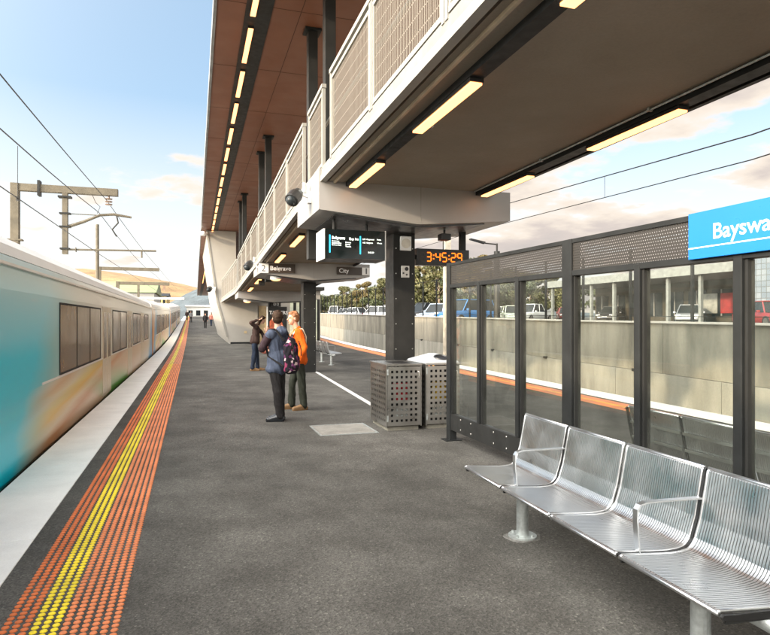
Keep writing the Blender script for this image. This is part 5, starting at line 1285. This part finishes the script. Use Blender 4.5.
walker('distant person in pale red top near the far wall', 2.45, 82, 200, cloth('pale_red_top', (.45, .16, .12)), M_jeans)
walker('distant person in grey beside the far end of the train', -.1, 98, 175, cloth('grey_top', (.2, .2, .2)), M_blackc)
walker('tiny distant person in brown nearest the far train', -.75, 110, 180, M_dkbrown, M_olive)

# ------------------------------------------------------------------ sky, sun, camera
EL = 15.0; SUNV = V3((-.93, -.36, 0)).normalized(); SUNROT = math.atan2(SUNV.x, SUNV.y)
w = bpy.data.worlds.new('World'); S.world = w; w.use_nodes = True; nt = w.node_tree; bg = nt.nodes['Background']
sky = nt.nodes.new('ShaderNodeTexSky'); sky.sky_type = 'NISHITA'; sky.sun_disc = False; sky.sun_elevation = R(EL); sky.sun_rotation = SUNROT; sky.air_density = 1.0; sky.dust_density = 1.6; sky.ozone_density = 1.2
tc = nt.nodes.new('ShaderNodeTexCoord'); sp = nt.nodes.new('ShaderNodeSeparateXYZ'); nt.links.new(tc.outputs['Generated'], sp.inputs[0])
zz = math_n(nt, 'ADD', math_n(nt, 'MAXIMUM', sp.outputs[2], 0.0), .16)
cx = math_n(nt, 'DIVIDE', sp.outputs[0], zz); cy = math_n(nt, 'DIVIDE', sp.outputs[1], zz); cb = nt.nodes.new('ShaderNodeCombineXYZ'); nt.links.new(cx, cb.inputs[0]); nt.links.new(cy, cb.inputs[1])
vec = mapping(nt, cb.outputs[0], (1, 1, 1), (2.3, .7, 0))
n1 = noise_n(nt, vec, 1.35, 9, .55)
mr = nt.nodes.new('ShaderNodeMapRange'); mr.inputs[1].default_value = .05; mr.inputs[2].default_value = .45; mr.inputs[3].default_value = -.052; mr.inputs[4].default_value = .095; nt.links.new(sp.outputs[0], mr.inputs[0])
cov = math_n(nt, 'ADD', n1, mr.outputs[0])       # more cloud towards the east
mask = ramp(nt, [(.515, (0,) * 3), (.575, (1,) * 3)], cov, 'EASE').outputs[0]
inner = ramp(nt, [(.53, (4.2, 3.95, 3.7)), (.60, (3.9, 3.45, 3.0)), (.67, (3.0, 2.65, 2.45)), (.80, (2.5, 2.3, 2.2))], cov).outputs[0]
low = ramp(nt, [(0, (1,) * 3), (.11, (.85,) * 3), (.33, (0,) * 3)], sp.outputs[2]).outputs[0]
sk = mixc(nt, 1.0, sky.outputs[0], (1.15, 1.22, 1.30), 'MULTIPLY')
sk = mixc(nt, .45, sk, (2.05, 2.85, 3.5))
sk = mixc(nt, low, sk, (4.4, 4.35, 4.2))                                                               # bright thin cloud veil near the horizon
c = mixc(nt, mask, sk, inner)
# glow lobe added round the sun, out of view, to brighten the ambient light
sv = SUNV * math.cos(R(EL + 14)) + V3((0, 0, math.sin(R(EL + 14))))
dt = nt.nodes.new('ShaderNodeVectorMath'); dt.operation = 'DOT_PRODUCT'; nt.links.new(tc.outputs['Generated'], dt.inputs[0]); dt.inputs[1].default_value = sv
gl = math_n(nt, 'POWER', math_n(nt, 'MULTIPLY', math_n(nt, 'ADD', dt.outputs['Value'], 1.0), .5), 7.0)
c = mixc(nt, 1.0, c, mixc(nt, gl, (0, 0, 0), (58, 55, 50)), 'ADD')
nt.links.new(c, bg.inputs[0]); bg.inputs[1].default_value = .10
sl = bpy.data.lights.new('sun', 'SUN'); sl.energy = 2.0; sl.angle = R(2.0); sl.color = (1.0, .80, .56); so = bpy.data.objects.new('sun', sl); COL.objects.link(so)
d = -(SUNV * math.cos(R(EL)) + V3((0, 0, math.sin(R(EL))))); so.rotation_euler = d.to_track_quat('-Z', 'Y').to_euler(); so.location = (-20, -10, 20)
cam = bpy.data.cameras.new('camera'); co = bpy.data.objects.new('camera', cam); COL.objects.link(co); S.camera = co
cam.sensor_width = 36; cam.sensor_fit = 'HORIZONTAL'; cam.lens = 36 * 605 / 770.; cam.shift_y = 3.5 / 770; cam.clip_start = .05; cam.clip_end = 12000
co.location = (0, 0, 1.62); co.rotation_euler = (R(90), 0, R(-17.736))
S.view_settings.view_transform = 'Standard'; S.view_settings.look = 'None'; S.view_settings.gamma = 1; S.view_settings.use_curve_mapping = False; S.view_settings.exposure = 1.35
S.cycles.max_bounces = 10; S.cycles.diffuse_bounces = 5; S.cycles.glossy_bounces = 4; S.cycles.transparent_max_bounces = 24
